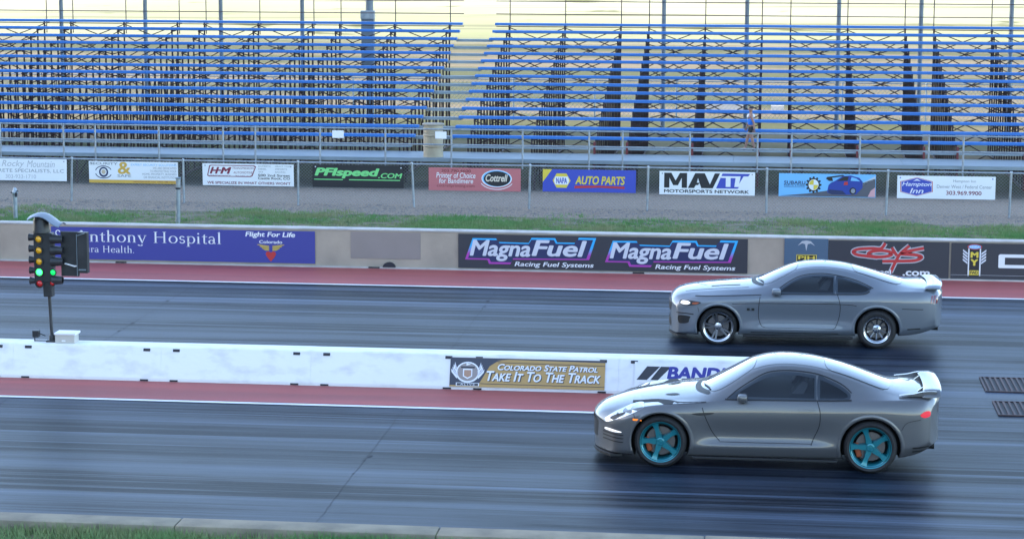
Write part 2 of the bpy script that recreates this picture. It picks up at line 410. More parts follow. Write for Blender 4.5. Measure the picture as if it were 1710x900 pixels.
# ------------------------------------------------------------------ near kerb wall
kw = empty('kerb_wall', (-4, 24.9, 0)); tag(kw, 'low pale concrete kerb wall in front of the near lane', 'kerb')
x = -22.
while x < 8:
    ln = 3.05; b = MB(); b.bbox(x+.004, x+ln-.004, 24.70, 25.07, 0.0, .30+random.uniform(-.004, .004), .018); o = b.build('concrete_block', M['kerb'], None, 40)
    o.parent = kw; o.matrix_parent_inverse = Matrix.Translation((4, -24.9, 0)); x += ln

# ------------------------------------------------------------------ far retaining wall
wall = empty('retaining_wall', (-5, 46.62, 0)); tag(wall, 'long tan concrete wall with pale cap behind the far lane', 'wall')
WI = Matrix.Translation((5, -46.62, 0))
def wpart(name, fn, m, smooth=None):
    o = part(name, fn, m, None, smooth); o.parent = wall; o.matrix_parent_inverse = WI; return o
wpart('wall_face', lambda b: b.box(-40, 30, 46.62, 46.9, -.02, .80), M['concrete_tan'])
def caps(b):
    b.bbox(-40, 30, 46.603, 46.92, .80, .835, .008)
wpart('cap', caps, M['concrete_cap'])
wpart('footing', lambda b: b.box(-40, 30, 46.56, 46.62, -.02, .035), M['concrete_cap'])
wpart('painted_patch', lambda b: b.bbox(-8.79, -7.29, 46.612, 46.63, .205, .775, .004), M['concrete_patch'])
def scup(b):
    pts = [(-7.96+.135*math.cos(R(a)), .036+.105*math.sin(R(a))) for a in range(0, 181, 15)]
    b.prism(pts, 46.55, 46.625)
wpart('drain_hood', scup, M['dark_slot'])
for x in (-13.9, -8.4, -2.8, 2.4):
    wpart('drain_slot', lambda b: b.box(x, x+.24, 46.548, 46.6, .012, .037), M['dark_slot'])

# ------------------------------------------------------------------ white median barrier, eight foot sections
bar = empty('median_barrier', (-5, 34.7, 0)); tag(bar, 'low white concrete barrier between the two lanes', 'barrier')
BI = Matrix.Translation((5, -34.7, 0))
def bpart(name, fn, m, par=None, smooth=None):
    o = part(name, fn, m, None, smooth)
    if par: o.parent = par; o.matrix_parent_inverse = par.matrix_parent_inverse
    else: o.parent = bar; o.matrix_parent_inverse = BI
    return o
x = 1.0
while x > -24:
    SEC = .84 if x == 1.0 else 2.43
    a, c = x-SEC+.001, x-.001
    dz = random.uniform(-.001, .001)
    prof = [(34.27, 0), (34.27, .05), (34.45, .515+dz), (34.475, .535+dz), (34.80, .535+dz), (34.825, .515+dz), (35.0, .05), (35.0, 0)]
    s = bpart('barrier_section', lambda b: b.prism(prof, a, c, 'yz'), M['barrier'])
    for xx in (a+.24, c-.24):
        yb = 34.27+.18*(.487-.05)/.465
        o = part('anchor_slot', lambda b: b.prism([(yb-.02, .458), (yb+.05, .455), (yb+.06, .498), (yb-.006, .50)], xx-.055, xx+.055, 'yz'), M['dark_slot'], None)
        o.parent = s; o.matrix_parent_inverse = Matrix.Identity(4)
        o.matrix_parent_inverse = Matrix.Translation((0,0,0))
        o2 = part('foot_slot', lambda b: b.box(xx-.075, xx+.055, 34.262, 34.3, .008, .034), M['dark_slot'], None); o2.parent = s
    x -= SEC

class Thing:
    """an Empty at the base of a thing; parts are given in world coordinates"""
    def __init__(s, name, loc, label, cat, group=None):
        s.e = empty(name, loc); tag(s.e, label, cat, group); s.inv = Matrix.Translation(-Vector(loc))
    def part(s, name, fn, m, smooth=None):
        o = part(name, fn, m, None, smooth); o.parent = s.e; o.matrix_parent_inverse = s.inv; return o
    def sub(s, par, name, fn, m, smooth=None):
        o = part(name, fn, m, None, smooth); o.parent = par; return o
    def own(s, o): o.parent = s.e; o.matrix_parent_inverse = s.inv; return o

# ------------------------------------------------------------------ chain-link fence with banners
FY = 57.30
fence = Thing('chain_link_fence', (-5, FY, 0), 'grey chain link fence carrying the sponsor banners', 'fence')
def wires(b, x0, x1, y, z0, z1, pitch, r):
    H = z1-z0; x = x0-H
    while x < x1:
        for a, c in (((x, z0), (x+H, z1)), ((x+H, z0), (x, z1))):
            (ax, az), (cx, cz) = a, c
            if ax < x0: t = (x0-ax)/(cx-ax); az = az+(cz-az)*t; ax = x0
            if cx < x0: t = (x0-ax)/(cx-ax); cz = az+(cz-az)*t; cx = x0
            if abs(ax-cx) > .02: b.tube((ax, y+(.003 if c[0] > a[0] else -.003), az), (cx, y+(.003 if c[0] > a[0] else -.003), cz), r, 3, cap=False)
        x += pitch
w = fence.part('chain_link_mesh', lambda b: wires(b, -24, 9.5, FY+.035, .03, 1.08, .085, .0028), M['wire']); 
fence.part('top_rail', lambda b: b.tube((-26, FY, 1.105), (12, FY, 1.105), .024, 8), M['galv'], 60)
px = [-24.3+3.03*i for i in range(12)]
for x in px:
    dx = random.uniform(-.02, .02); tl = random.uniform(-.03, .03)
    def post(b):
        b.tube((x+dx-tl, FY, -.02), (x+dx+tl, FY, 1.12), .032, 10)
        b.lathe([(.036, 1.10), (.036, 1.13), (.022, 1.155), (0, 1.162)], (x+dx+tl, FY, 0), n=10)
    fence.part('fence_post', post, M['galv'], 50)

# flat print colours
W_ = pm('white', (.78, .79, .80)); K_ = pm('black', (.016, .016, .019)); DG = pm('charcoal', (.035, .036, .045))
NAVY = pm('navy', (.02, .03, .10)); PURP = pm('violet_blue', (.05, .055, .27)); BLUE = pm('royal_blue', (.045, .07, .42)); TAN = pm('tan', (.46, .29, .10))
GREY = pm('grey', (.28, .29, .31)); LG = pm('pale_grey', (.45, .46, .48)); RED = pm('red', (.50, .035, .035)); MAR = pm('maroon', (.22, .03, .06)); ROSE = pm('rose', (.50, .15, .16))
YEL = pm('yellow', (.72, .55, .06)); GOLD = pm('gold', (.50, .36, .09)); GRN = pm('lime_green', (.20, .66, .22)); ORG = pm('ochre', (.62, .38, .07)); CYAN = pm('cyan', (.04, .45, .85)); SKYB = pm('sky_blue', (.18, .48, .80))
PCAR = pm('printed_blue', (.02, .05, .30)); ASP = pm('printed_asphalt', (.10, .10, .12)); TEAL = pm('slate_blue', (.07, .12, .18)); MAG = pm('magenta', (.45, .06, .40)); SILV = pm('silver', (.62, .63, .68))
BROWN = pm('dark_red', (.20, .035, .045))
BY = 57.245
def grommets(p, c=GREY):
    for u, v in ((.03, .9), (.97, .9)): p.ell(u, v, .0075, .03, c, 1, 'grommet', 10)

# 1 script lettering on white
p = Panel('banner', -20.80, -18.36, .515, 1.085, BY, W_, 'white banner with thin grey script and serif lettering, leftmost on the fence'); grommets(p)
p.text('Rocky', .28, .56, .53, .93, LG, shear=.25); p.text('Mountain', .56, .62, .87, .93, LG, shear=.25)
p.text('CONCRETE SPECIALISTS, LLC', .02, .36, .97, .54, GREY, caps=True); p.text('303-933-1710', .32, .10, .66, .28, LG)
# 2 security
p = Panel('banner', -17.75, -15.36, .49, 1.06, BY, W_, 'white banner with a dark eye emblem and ochre bottom band'); grommets(p)
p.rect(0, 0, 1, .15, ORG, 1); p.text('SECURITY', .01, .84, .325, .95, GREY, bold=.02); p.text('&', .325, .42, .47, .98, ORG, bold=.02); p.text('SAFE', .32, .28, .475, .40, GREY, bold=.01)
p.ell(.165, .50, .052, .235, NAVY, 1); p.ell(.165, .51, .034, .155, W_, 2); p.ell(.165, .51, .024, .105, pm('beige', (.55, .45, .32)), 3)
for s in (1, -1):
    p.line([(.165+.09*math.cos(R(a)), .50+s*.25*abs(math.sin(R(a)))+s*.03) for a in range(20, 175, 10)], .022, NAVY, 2)
for i, (t, u) in enumerate((('EXPERT SECURITY SOLUTIONS', .475), ('WE ARE DEDICATED', .72), ('TO PROTECTING YOUR', .69), ('HOME, PROPERTY, BUSINESS', .60), ('OR FINANCIAL INSTITUTION', .615))):
    p.text(t, u, .81-i*.143, .985, .91-i*.143, SKYB if i == 0 else GREY)
p.text('securityandsafe.com  (303) 388-7233', .50, .03, .96, .115, BROWN)
# 3 transmission shop
p = Panel('banner', -14.70, -12.28, .475, 1.05, BY, W_, 'white banner with a maroon outlined badge and a maroon line of capitals'); grommets(p)
rr = [(.09, .93), (.57, .93), (.59, .88), (.55, .45), (.53, .40), (.07, .40), (.05, .45), (.075, .9)]
p.poly(rr, MAR, 1); p.poly([(.31+(u-.31)*.955, .665+(v-.665)*.87) for u, v in rr], W_, 2)
p.text('H', .08, .53, .185, .84, MAR, 3, shear=.3, bold=.05); p.rect(.165, .66, .205, .72, MAR, 2.9); p.text('M', .195, .53, .32, .84, MAR, 3, shear=.3, bold=.05); p.text('TRANSMISSION', .33, .75, .565, .85, MAR, 3, shear=.2); p.text('AUTOMOTIVE', .34, .55, .55, .65, MAR, 3, shear=.2)
p.text('PERFORMANCE', .08, .425, .31, .475, MAR, 3); p.text('303-660-1911', .36, .425, .53, .475, MAR, 3)
for i, (a, c) in enumerate((('DOMESTIC', 'HEAVY TOW'), ('DIESEL', 'IMPORTS'), ('4X4', 'RACING'))):
    p.text(a, .615, .87-i*.13, .615+(.14, .09, .05)[i], .94-i*.13, GREY); p.text(c, .80, .87-i*.13, .80+(.17, .13, .11)[i], .94-i*.13, GREY)
p.text('500 2nd Street', .61, .435, .96, .545, K_, bold=.012); p.text('Castle Rock, CO', .61, .285, .96, .41, K_, bold=.012)
p.text("WE SPECIALIZE IN WHAT OTHERS WON'T", .05, .07, .965, .19, MAR, bold=.015)
# 4 green on black
p = Panel('banner', -11.78, -9.39, .475, 1.06, BY, K_, 'black banner with slanted lime green lettering'); grommets(p, SILV)
p.text('PFIspeed', .02, .40, .735, .86, GRN, shear=.22, bold=.05); p.text('.COM', .72, .43, .985, .66, GRN, shear=.22, bold=.03)
p.rect(.015, .325, .33, .365, GRN); p.rect(.40, .325, .96, .365, GRN)
# 5 rose printer
p = Panel('banner', -8.74, -6.35, .44, 1.03, BY, ROSE, 'rose pink banner with white lettering and a dark oval badge')
p.text('303.790.4600', .14, .80, .46, .93, BROWN, bold=.01); p.text('Printer of Choice', .085, .55, .51, .79, W_, shear=.12, bold=.006); p.text('for Bandimere', .115, .32, .485, .54, W_, shear=.12, bold=.006)
p.text('cottrellprinting.com', .09, .12, .50, .28, BROWN)
p.ell(.74, .55, .165, .385, W_, 1); p.ell(.74, .56, .155, .355, SKYB, 2); p.ell(.745, .545, .145, .33, K_, 3); p.text('Cottrell', .62, .42, .86, .74, pm('cream', (.72, .62, .50)), 4, shear=.25, bold=.03)
p.line([(.74+.185*math.cos(R(a)), .53+.45*math.sin(R(a))) for a in range(205, 336, 10)], .018, W_, 4)
# 6 blue and yellow
p = Panel('banner', -5.78, -3.39, .455, 1.03, BY, BLUE, 'blue banner with a yellow hexagon badge and yellow slanted lettering')
p.poly([(0, 1), (.10, 1), (0, .42)], YEL, 1)
hexa = [(.105, .5), (.15, .82), (.255, .82), (.30, .5), (.255, .18), (.15, .18)]
p.poly(hexa, YEL, 1); p.poly([(.135, .32), (.27, .32), (.285, .5), (.27, .68), (.135, .68), (.12, .5)], W_, 2); p.text('NAPA', .145, .37, .262, .63, BLUE, 3, bold=.03)
p.text('AUTO PARTS', .35, .34, .885, .72, YEL, 3, shear=.2, bold=.035)
p.poly([(.34, .16), (.345, .28), (.6, .30), (.88, .27), (.88, .17), (.6, .21)], RED, 2)
# 7 motorsport tv
p = Panel('banner', -2.79, -.365, .435, 1.03, BY, W_, 'white banner with heavy black and blue capitals'); grommets(p)
def slant(u0, u1, v0, v1, sh): return [(u0, v0), (u1, v0), (u1+sh, v1), (u0+sh, v1)]
p.poly([(.05, .29), (.05, .93), (.125, .93), (.17, .60), (.215, .93), (.29, .93), (.29, .29), (.235, .29), (.235, .72), (.195, .40), (.145, .40), (.105, .72), (.105, .29)], K_, 3, 'lettering'); p.poly([(.30, .29), (.365, .29), (.382, .42), (.405, .42), (.425, .52), (.393, .52), (.405, .72), (.44, .29), (.50, .29), (.435, .93), (.375, .93)], K_, 3.2, 'lettering'); p.poly([(.40, .93), (.475, .93), (.53, .45), (.58, .93), (.635, .93), (.56, .29), (.49, .29)], K_, 3)
p.poly([(.595, .29), (.82, .29), (.93, .83), (.95, .93), (.66, .93)], BLUE, 2)
p.poly([(.645, .82), (.80, .82), (.80, .74), (.745, .74), (.745, .36), (.695, .36), (.695, .74), (.645, .74)], W_, 3)
p.poly([(.80, .82), (.85, .82), (.835, .50), (.88, .82), (.93, .82), (.855, .36), (.785, .36)], W_, 3)
p.text('MOTORSPORTS NETWORK', .05, .08, .94, .22, K_, bold=.025)
# 8 blue car print
p = Panel('banner', .235, 2.665, .435, 1.02, BY, SKYB, 'sky blue banner printed with a blue car on a road'); 
p.poly([(0, .02), (.30, .14), (.62, .35), (.72, .42), (.995, .82), (.995, .02)], ASP, 1)
p.poly([(.92, .03), (.995, .03), (.995, .45), (.95, .30)], pm('pale_pink', (.65, .35, .36)), 2)
p.poly([(.84, .45), (.86, .62), (.995, .93), (.995, .80)], pm('haze_grey', (.5, .55, .6)), 1)
car = [(.50, .20), (.515, .52), (.54, .62), (.58, .70), (.66, .92), (.74, .95), (.83, .85), (.865, .68), (.865, .42), (.80, .14), (.70, .11), (.55, .12)]
p.poly(car, PCAR, 3); p.poly([(.60, .70), (.67, .89), (.72, .90), (.71, .72)], K_, 4); p.poly([(.74, .72), (.75, .88), (.80, .82), (.84, .70)], SKYB, 4)
p.poly([(.485, .80), (.50, .87), (.66, .97), (.68, .92), (.55, .84), (.56, .70), (.52, .70)], K_, 5); p.poly([(.67, .52), (.715, .54), (.71, .68), (.675, .66)], RED, 5)
p.ell(.765, .28, .034, .15, K_, 5); p.ell(.768, .28, .022, .10, GREY, 6); p.poly([(.51, .20), (.52, .33), (.66, .28), (.70, .12), (.55, .12)], NAVY, 4)
p.ell(.36, .52, .065, .29, K_, 3)
for i in range(12):
    a = R(i*30); p.ell(.36+.072*math.cos(a), .52+.315*math.sin(a), .012, .05, K_, 2, n=6)
p.ell(.36, .52, .052, .235, W_, 4); p.poly([(.36, .52)]+[(.36+.047*math.cos(R(a)), .52+.215*math.sin(R(a))) for a in range(90, 181, 10)], YEL, 5); p.poly([(.36, .52)]+[(.36+.047*math.cos(R(a)), .52+.215*math.sin(R(a))) for a in range(270, 361, 10)], YEL, 5)
p.text('SUBARU', .055, .53, .275, .68, NAVY, bold=.02, space=1.05); p.text('PARTS STORE', .055, .45, .27, .52, NAVY, bold=.01); p.rect(.055, .40, .27, .415, NAVY)
# 9 hotel
p = Panel('banner', 3.20, 5.635, .435, 1.01, BY, W_, 'white banner with a blue hexagonal badge and a red telephone number'); grommets(p, BLUE)
hx = [(.20, .93), (.36, .76), (.365, .30), (.20, .10), (.035, .28), (.03, .74)]
p.poly(hx, RED, 1); p.poly([(.199+(u-.199)*.955, .515+(v-.515)*.955) for u, v in hx], W_, 2); p.poly([(.199+(u-.199)*.93, .515+(v-.515)*.92) for u, v in hx], BLUE, 3)
p.text('Hampton', .05, .49, .35, .72, W_, 4, shear=.25, bold=.012); p.text('Inn', .13, .23, .27, .45, W_, 4, shear=.25, bold=.012); p.poly([(.16, .76), (.20, .86), (.24, .76), (.20, .79)], W_, 4)
p.text('Hampton Inn', .57, .70, .80, .85, GREY); p.text('Denver West / Federal Center', .405, .47, .965, .62, GREY); p.text('303.969.9900', .50, .18, .86, .36, MAR, bold=.012)

# ------------------------------------------------------------------ banners on the tan wall
WY = 46.594
def serif(p, s, u0, v0, u1, v1, m, k=2, name='lettering'):
    """roman letters with thick and thin strokes; x-height .46, cap height .7"""
    V, F = [], []
    def poly(pts):
        o = len(V); V.extend(pts); F.append(tuple(range(o, o+len(pts))))
    def quad(a, b, c, d): poly([a, b, c, d])
    T, h = .085, .022
    def stem(x, y0, y1, top=True, bot=True, left=False):
        quad((x, y0), (x+T, y0), (x+T, y1), (x, y1))
        if bot: quad((x-.05, y0), (x+T+.05, y0), (x+T+.05, y0+h), (x-.05, y0+h))
        if top:
            if left: poly([(x-.055, y1-.05), (x, y1-.05), (x+T, y1), (x+T*.6, y1+.01)])
            else: quad((x-.05, y1-h), (x+T+.05, y1-h), (x+T+.05, y1), (x-.05, y1))
    def arc(cx, cy, rx, ry, a0, a1, thick=lambda a: .03+.055*abs(math.cos(a)), n=14):
        for i in range(n):
            q = []
            for a in (R(a0+(a1-a0)*i/n), R(a0+(a1-a0)*(i+1)/n)):
                t = thick(a)/2
                q.append(((cx+(rx+t)*math.cos(a), cy+(ry+t*.8)*math.sin(a)), (cx+(rx-t)*math.cos(a), cy+(ry-t*.8)*math.sin(a))))
            quad(q[0][0], q[1][0], q[1][1], q[0][1])
    def line(x0, y0, x1, y1, w): quad((x0-w/2, y0), (x0+w/2, y0), (x1+w/2, y1), (x1-w/2, y1))
    x = 0.
    for ch in s:
        o = x; n0 = len(V)
        if ch == 'A': line(.07, 0, .31, .7, .035); line(.34, .7, .6, 0, .095); quad((.16, .23), (.47, .23), (.47, .265), (.17, .265)); quad((0, 0), (.17, 0), (.17, h), (0, h)); quad((.48, 0), (.72, 0), (.72, h), (.48, h)); w = .70
        elif ch in 'nhm': stem(.06, 0, .46 if ch == 'n' else .74, left=True); arc(.235, .30, .135, .145, 0, 150); quad((.325, 0), (.41, 0), (.41, .31), (.325, .31)); quad((.28, 0), (.455, 0), (.455, h), (.28, h)); w = .48
        elif ch == 't': quad((.08, .08), (.16, .08), (.16, .6), (.08, .53)); quad((.0, .43), (.27, .43), (.27, .46), (0, .46)); arc(.19, .10, .07, .085, 180, 320); w = .28
        elif ch == 'o': arc(.235, .23, .185, .215, 0, 360, n=24); w = .47
        elif ch == 'y': line(.07, .45, .235, .02, .085); line(.22, -.06, .40, .45, .035); arc(.14, -.13, .09, .06, 180, 360); quad((0, .44), (.18, .44), (.18, .46), (0, .46)); quad((.32, .44), (.46, .44), (.46, .46), (.32, .46)); w = .46
        elif ch == 'H': stem(.06, 0, .7); stem(.50, 0, .7); quad((.1, .345), (.54, .345), (.54, .38), (.1, .38)); w = .70
        elif ch == 's': arc(.17, .335, .105, .105, 20, 270, thick=lambda a: .06); arc(.17, .125, .115, .105, 90, -160, thick=lambda a: .06); w = .33
        elif ch == 'p': stem(.06, -.2, .46, left=True); arc(.245, .23, .165, .215, -150, 150); w = .47
        elif ch == 'i': stem(.05, 0, .46, left=True); arc(.09, .62, .026, .026, 0, 360, thick=lambda a: .05, n=10); w = .22
        elif ch == 'l': stem(.05, 0, .74, left=True); w = .22
        elif ch == 'a': arc(.16, .335, .12, .11, 10, 170, thick=lambda a: .05); quad((.24, .02), (.32, .02), (.32, .34), (.24, .34)); arc(.15, .125, .115, .115, 20, 340); quad((.3, 0), (.38, .03), (.38, .06), (.3, .05)); w = .40
        elif ch == 'u': quad((.06, .15), (.145, .15), (.145, .46), (.06, .46)); quad((.32, 0), (.405, 0), (.405, .46), (.32, .46)); arc(.235, .155, .135, .13, 180, 330); quad((0, .44), (.1, .44), (.1, .46), (0, .46)); quad((.26, .44), (.35, .44), (.35, .46), (.26, .46)); w = .48
        elif ch == 'r': stem(.06, 0, .46, left=True); arc(.22, .30, .10, .135, 20, 150); w = .34
        elif ch == 'e': arc(.22, .23, .17, .215, 10, 325); quad((.07, .24), (.37, .24), (.37, .27), (.07, .27)); w = .43
        elif ch == 'C': arc(.34, .35, .28, .33, 40, 320, n=20); w = .62
        elif ch == 'S': arc(.23, .52, .15, .16, 20, 270, thick=lambda a: .07); arc(.23, .18, .16, .16, 90, -160, thick=lambda a: .07); w = .45
        elif ch == '.': arc(.07, .035, .02, .02, 0, 360, thick=lambda a: .05, n=10); w = .15
        else: w = .26
        for i in range(n0, len(V)): V[i] = (V[i][0]+o, V[i][1])
        x += w+.045
    # v0..v1 spans baseline to cap height
    p.raw([(u0+a/x*(u1-u0), v0+b/.7*(v1-v0)) for a, b in V], F, m, name, k)
p = Panel('banner', -15.32, -9.555, .075, .765, WY, PURP, 'violet blue banner with white serif lettering and a winged red heart')
W = 5.765
fu = lambda X: (X+15.32)/W
serif(p, 'St.', fu(-15.24), .55, fu(-14.92), .90, W_); serif(p, 'Anthony Hospital', fu(-14.80), .55, fu(-11.555), .90, W_)
serif(p, 'Centura Health.', fu(-15.05), .22, fu(-13.48), .43, W_)
p.text('Flight For Life', fu(-11.06), .76, fu(-9.98), .96, W_, shear=.15, bold=.03); p.text('Colorado', fu(-10.76), .60, fu(-10.26), .70, W_, bold=.02)
hc = fu(-10.51)
p.poly([(hc, .04), (hc+.014, .18), (hc+.0195, .27), (hc+.017, .335), (hc+.009, .36), (hc, .32), (hc-.009, .36), (hc-.017, .335), (hc-.0195, .27), (hc-.014, .18)], RED, 2, 'heart')
for s in (1, -1):
    for i in range(3):
        p.poly([(hc+s*.006, .38+i*.055), (hc+s*.02, .38+i*.055), (hc+s*(.034+i*.009), .445+i*.055), (hc+s*(.03+i*.009), .475+i*.05), (hc+s*.006, .42+i*.055)], GOLD, 2, 'wing')
# black twin banner
def grad_mat():
    m = bpy.data.materials.new('print_cyan_to_magenta'); m.use_nodes = True; nt = m.node_tree; b = nt.nodes['Principled BSDF']; b.inputs['Roughness'].default_value = .5
    tc = nd(nt, 'ShaderNodeTexCoord'); sp = nd(nt, 'ShaderNodeSeparateXYZ'); nt.links.new(tc.outputs['Object'], sp.inputs[0])
    mr = nd(nt, 'ShaderNodeMapRange'); mr.inputs[1].default_value = .36; mr.inputs[2].default_value = .52; nt.links.new(sp.outputs[2], mr.inputs[0])
    mx = nd(nt, 'ShaderNodeMix', data_type='RGBA'); mx.inputs[6].default_value = (.42, .05, .38, 1); mx.inputs[7].default_value = (.03, .42, .80, 1)
    nt.links.new(mr.outputs[0], mx.inputs[0]); nt.links.new(mx.outputs[2], b.inputs['Base Color']); return m
GRAD = grad_mat()
p = Panel('banner', -6.485, -.42, .055, .775, WY, DG, 'black banner with the same cyan and magenta edged logo twice')
for u in (.0, .487):
    k = lambda a: u+a
    out = [(.024, .33), (.052, .88), (.118, .90), (.125, .82), (.205, .79), (.252, .80), (.26, .92), (.345, .94), (.352, .80), (.415, .80), (.422, .95), (.478, .95), (.438, .30), (.325, .28), (.322, .36), (.305, .28), (.178, .28), (.17, .14), (.105, .12), (.100, .28)]
    out = [(.024, .25), (.050, .88), (.132, .885), (.140, .78), (.246, .77), (.256, .92), (.338, .925), (.345, .80), (.412, .80), (.420, .95), (.480, .95), (.456, .30), (.190, .27), (.182, .13), (.108, .13), (.102, .25)]
    p.poly([(k(a), b) for a, b in out], GRAD, 1, 'logo_edge')
    ins = [(.245+(a-.245)*.955, .53+(b-.53)*.86) for a, b in out]
    p.poly([(k(a), b) for a, b in ins], NAVY, 2, 'logo_ground')
    p.text('Magna', k(.04), .215, k(.252), .835, SILV, 3, shear=.22, bold=.028); p.text('Fuel', k(.256), .385, k(.448), .86, SILV, 3, shear=.22, bold=.028)
    p.text('Racing Fuel Systems', k(.197), .04, k(.472), .215, W_, 4, shear=.2, bold=.02)
# slate banner
p = Panel('banner', .335, 1.235, .05, .81, WY, TEAL, 'slate blue banner with a small yellow outlined plate')
p.poly([(.30, .80), (.40, .93), (.50, .95), (.60, .93), (.70, .80), (.60, .87), (.53, .85), (.5, .66), (.47, .85), (.40, .87)], LG, 1)
p.rect(.28, .36, .74, .56, YEL, 1); p.rect(.295, .375, .725, .545, K_, 2); p.text('PJH', .32, .40, .70, .525, YEL, 3, bold=.03)
# black banner with red twisted lettering
p = Panel('banner', 1.24, 3.70, .03, .785, WY, DG, 'black banner with tangled red lettering edged in white')
def ring(c0, c1, a0, a1, cx, cy, rx, ry): return [(cx+rx*math.cos(R(a0+(a1-a0)*i/16)), cy+ry*math.sin(R(a0+(a1-a0)*i/16))) for i in range(17)]
strokes = [crom([(.47, .95), (.435, .80), (.36, .80), (.25, .77), (.205, .70), (.235, .62), (.32, .585), (.41, .555)], 5, False),
           [(.43+.10*math.cos(R(a))+.012*math.sin(R(a)), .655+.088*math.sin(R(a))) for a in range(0, 361, 15)],
           crom([(.525, .83), (.55, .70), (.57, .61)], 3, False), crom([(.67, .89), (.60, .68), (.56, .45), (.52, .15)], 4, False),
           crom([(.79, .83), (.68, .755), (.605, .69), (.62, .655), (.73, .64), (.775, .58), (.72, .49), (.60, .465), (.45, .45)], 5, False)]
for i, q in enumerate(strokes): p.line(q, .105, LG, 1+.1*i, 'logo_edge')
for i, q in enumerate(strokes): p.line(q, .062, RED, 2+.1*i, 'lettering')
p.text('coyswheel', .16, .06, .525, .22, W_, 2, bold=.03); p.text('.com', .62, .06, .845, .20, W_, 2, bold=.03)
# black banner at the right edge
p = Panel('banner', 3.74, 6.6, .03, .78, WY, DG, 'black banner with a yellow and white winged emblem, rightmost on the wall')
W = 2.86; c = .165
p.rect(c-.045, .10, c+.045, .90, W_, 1); p.rect(c-.036, .08, c+.036, .92, K_, 2); p.ell(c, .90, .052, .075, RED, 3); p.ell(c, .90, .044, .055, SKYB, 4); p.text('NHRA', c-.032, .875, c+.032, .925, W_, 5, bold=.02)
p.text('M', c-.028, .60, c+.028, .76, YEL, 3, bold=.05); p.text('Y', c-.028, .38, c+.028, .56, YEL, 3, bold=.05); p.rect(c-.033, .12, c+.033, .25, YEL, 3); p.text('FWD', c-.028, .14, c+.028, .23, K_, 4, bold=.03)
for s in (1, -1):
    for i in range(4): p.poly([(c+s*.048, .42+i*.085), (c+s*.082, .52+i*.085), (c+s*.082, .575+i*.085), (c+s*.048, .475+i*.085)], SILV, 1, 'wing')
p.poly([(.335, .34), (.335, .68), (.345, .71), (.9, .71), (.9, .62), (.38, .62), (.38, .42), (.9, .42), (.9, .33), (.345, .33)], W_, 1, 'lettering')
p.line([(0, .12), (1, .12)], .006, LG, 1)

# ------------------------------------------------------------------ banners on the median barrier (the face leans back)
TLT = .18/.465
def by(z): return 34.27+.18*(z-.05)/.465-.014
p = Panel('banner', -4.91, -2.48, .055, .485, by(.055)-.003, TAN, 'tan and charcoal banner with white capitals on the white barrier', thick=.008, tilt=TLT)
p.poly([(0, 0), (0, 1), (1, 1), (1, .90), (.36, .93), (.30, .88), (.255, .72), (.19, .10), (.17, .05), (.12, 0)], pm('slate', (.05, .055, .075)), 1)
p.poly([(.30, .92), (.38, .965), (1, .93), (1, .86), (.36, .90)], TAN, 2); p.line([(.20, .12), (1, .105)], .008, DG, 2); p.line([(.31, .855), (1, .82)], .008, DG, 2)
p.poly([(0, 0), (0, .05), (.17, .05), (.18, 0)], TAN, 2)
p.text('Colorado State Patrol', .312, .585, .957, .80, DG, 3, shear=.25, bold=.045, caps=True); p.text('Colorado State Patrol', .308, .60, .953, .815, W_, 4, shear=.25, bold=.025, caps=True)
p.text('Take It To The Track', .242, .20, .977, .545, DG, 3, shear=.25, bold=.045, caps=True); p.text('Take It To The Track', .238, .22, .973, .565, W_, 4, shear=.25, bold=.025, caps=True)
p.ell(.115, .50, .078, .36, W_, 2, 'emblem'); p.ell(.115, .51, .067, .31, pm('taupe', (.30, .26, .24)), 3, 'emblem'); p.poly([(.085, .62), (.145, .62), (.145, .36), (.115, .27), (.085, .36)], W_, 4, 'emblem'); p.poly([(.092, .58), (.138, .58), (.138, .38), (.115, .32), (.092, .38)], pm('clay', (.42, .25, .16)), 5, 'emblem'); p.rect(.07, .64, .16, .70, DG, 4, 'emblem'); p.ell(.115, .775, .02, .05, W_, 4, 'emblem', 3)
for s in (1, -1):
    for i in range(4):
        a = i*.07; p.poly([(.115+s*(.07-i*.004), .28+a), (.115+s*(.105-i*.006), .50+a), (.115+s*(.108-i*.008), .62+a*1.1), (.115+s*(.085-i*.004), .46+a), (.115+s*.065, .36+a)], SILV if i % 2 else W_, 3+(i % 2), 'emblem_wing')
p.rect(.042, .03, .192, .14, W_, 3); p.rect(.048, .045, .186, .125, DG, 4); p.text('ALIVE', .07, .055, .165, .115, W_, 5, space=1.3)
p = Panel('banner', -2.02, .12, .05, .485, by(.05)-.003, M['barrier'], 'white barrier panel with slanted dark flashes and blue capitals', thick=.006, tilt=TLT)
for a, w in ((.045, .075), (.145, .055)): p.poly([(a-.03, .40), (a+w-.03, .40), (a+w+.065, .86), (a+.045, .86)], DG, 1)
p.text('BANDIMERE', .235, .44, 1.0, .87, pm('deep_blue', (.035, .04, .28)), 1, shear=.15, bold=.05); p.text('SPEEDWAY', .235, .1, 1.0, .38, pm('deep_blue', (.035, .04, .28)), 1, shear=.15, bold=.03)

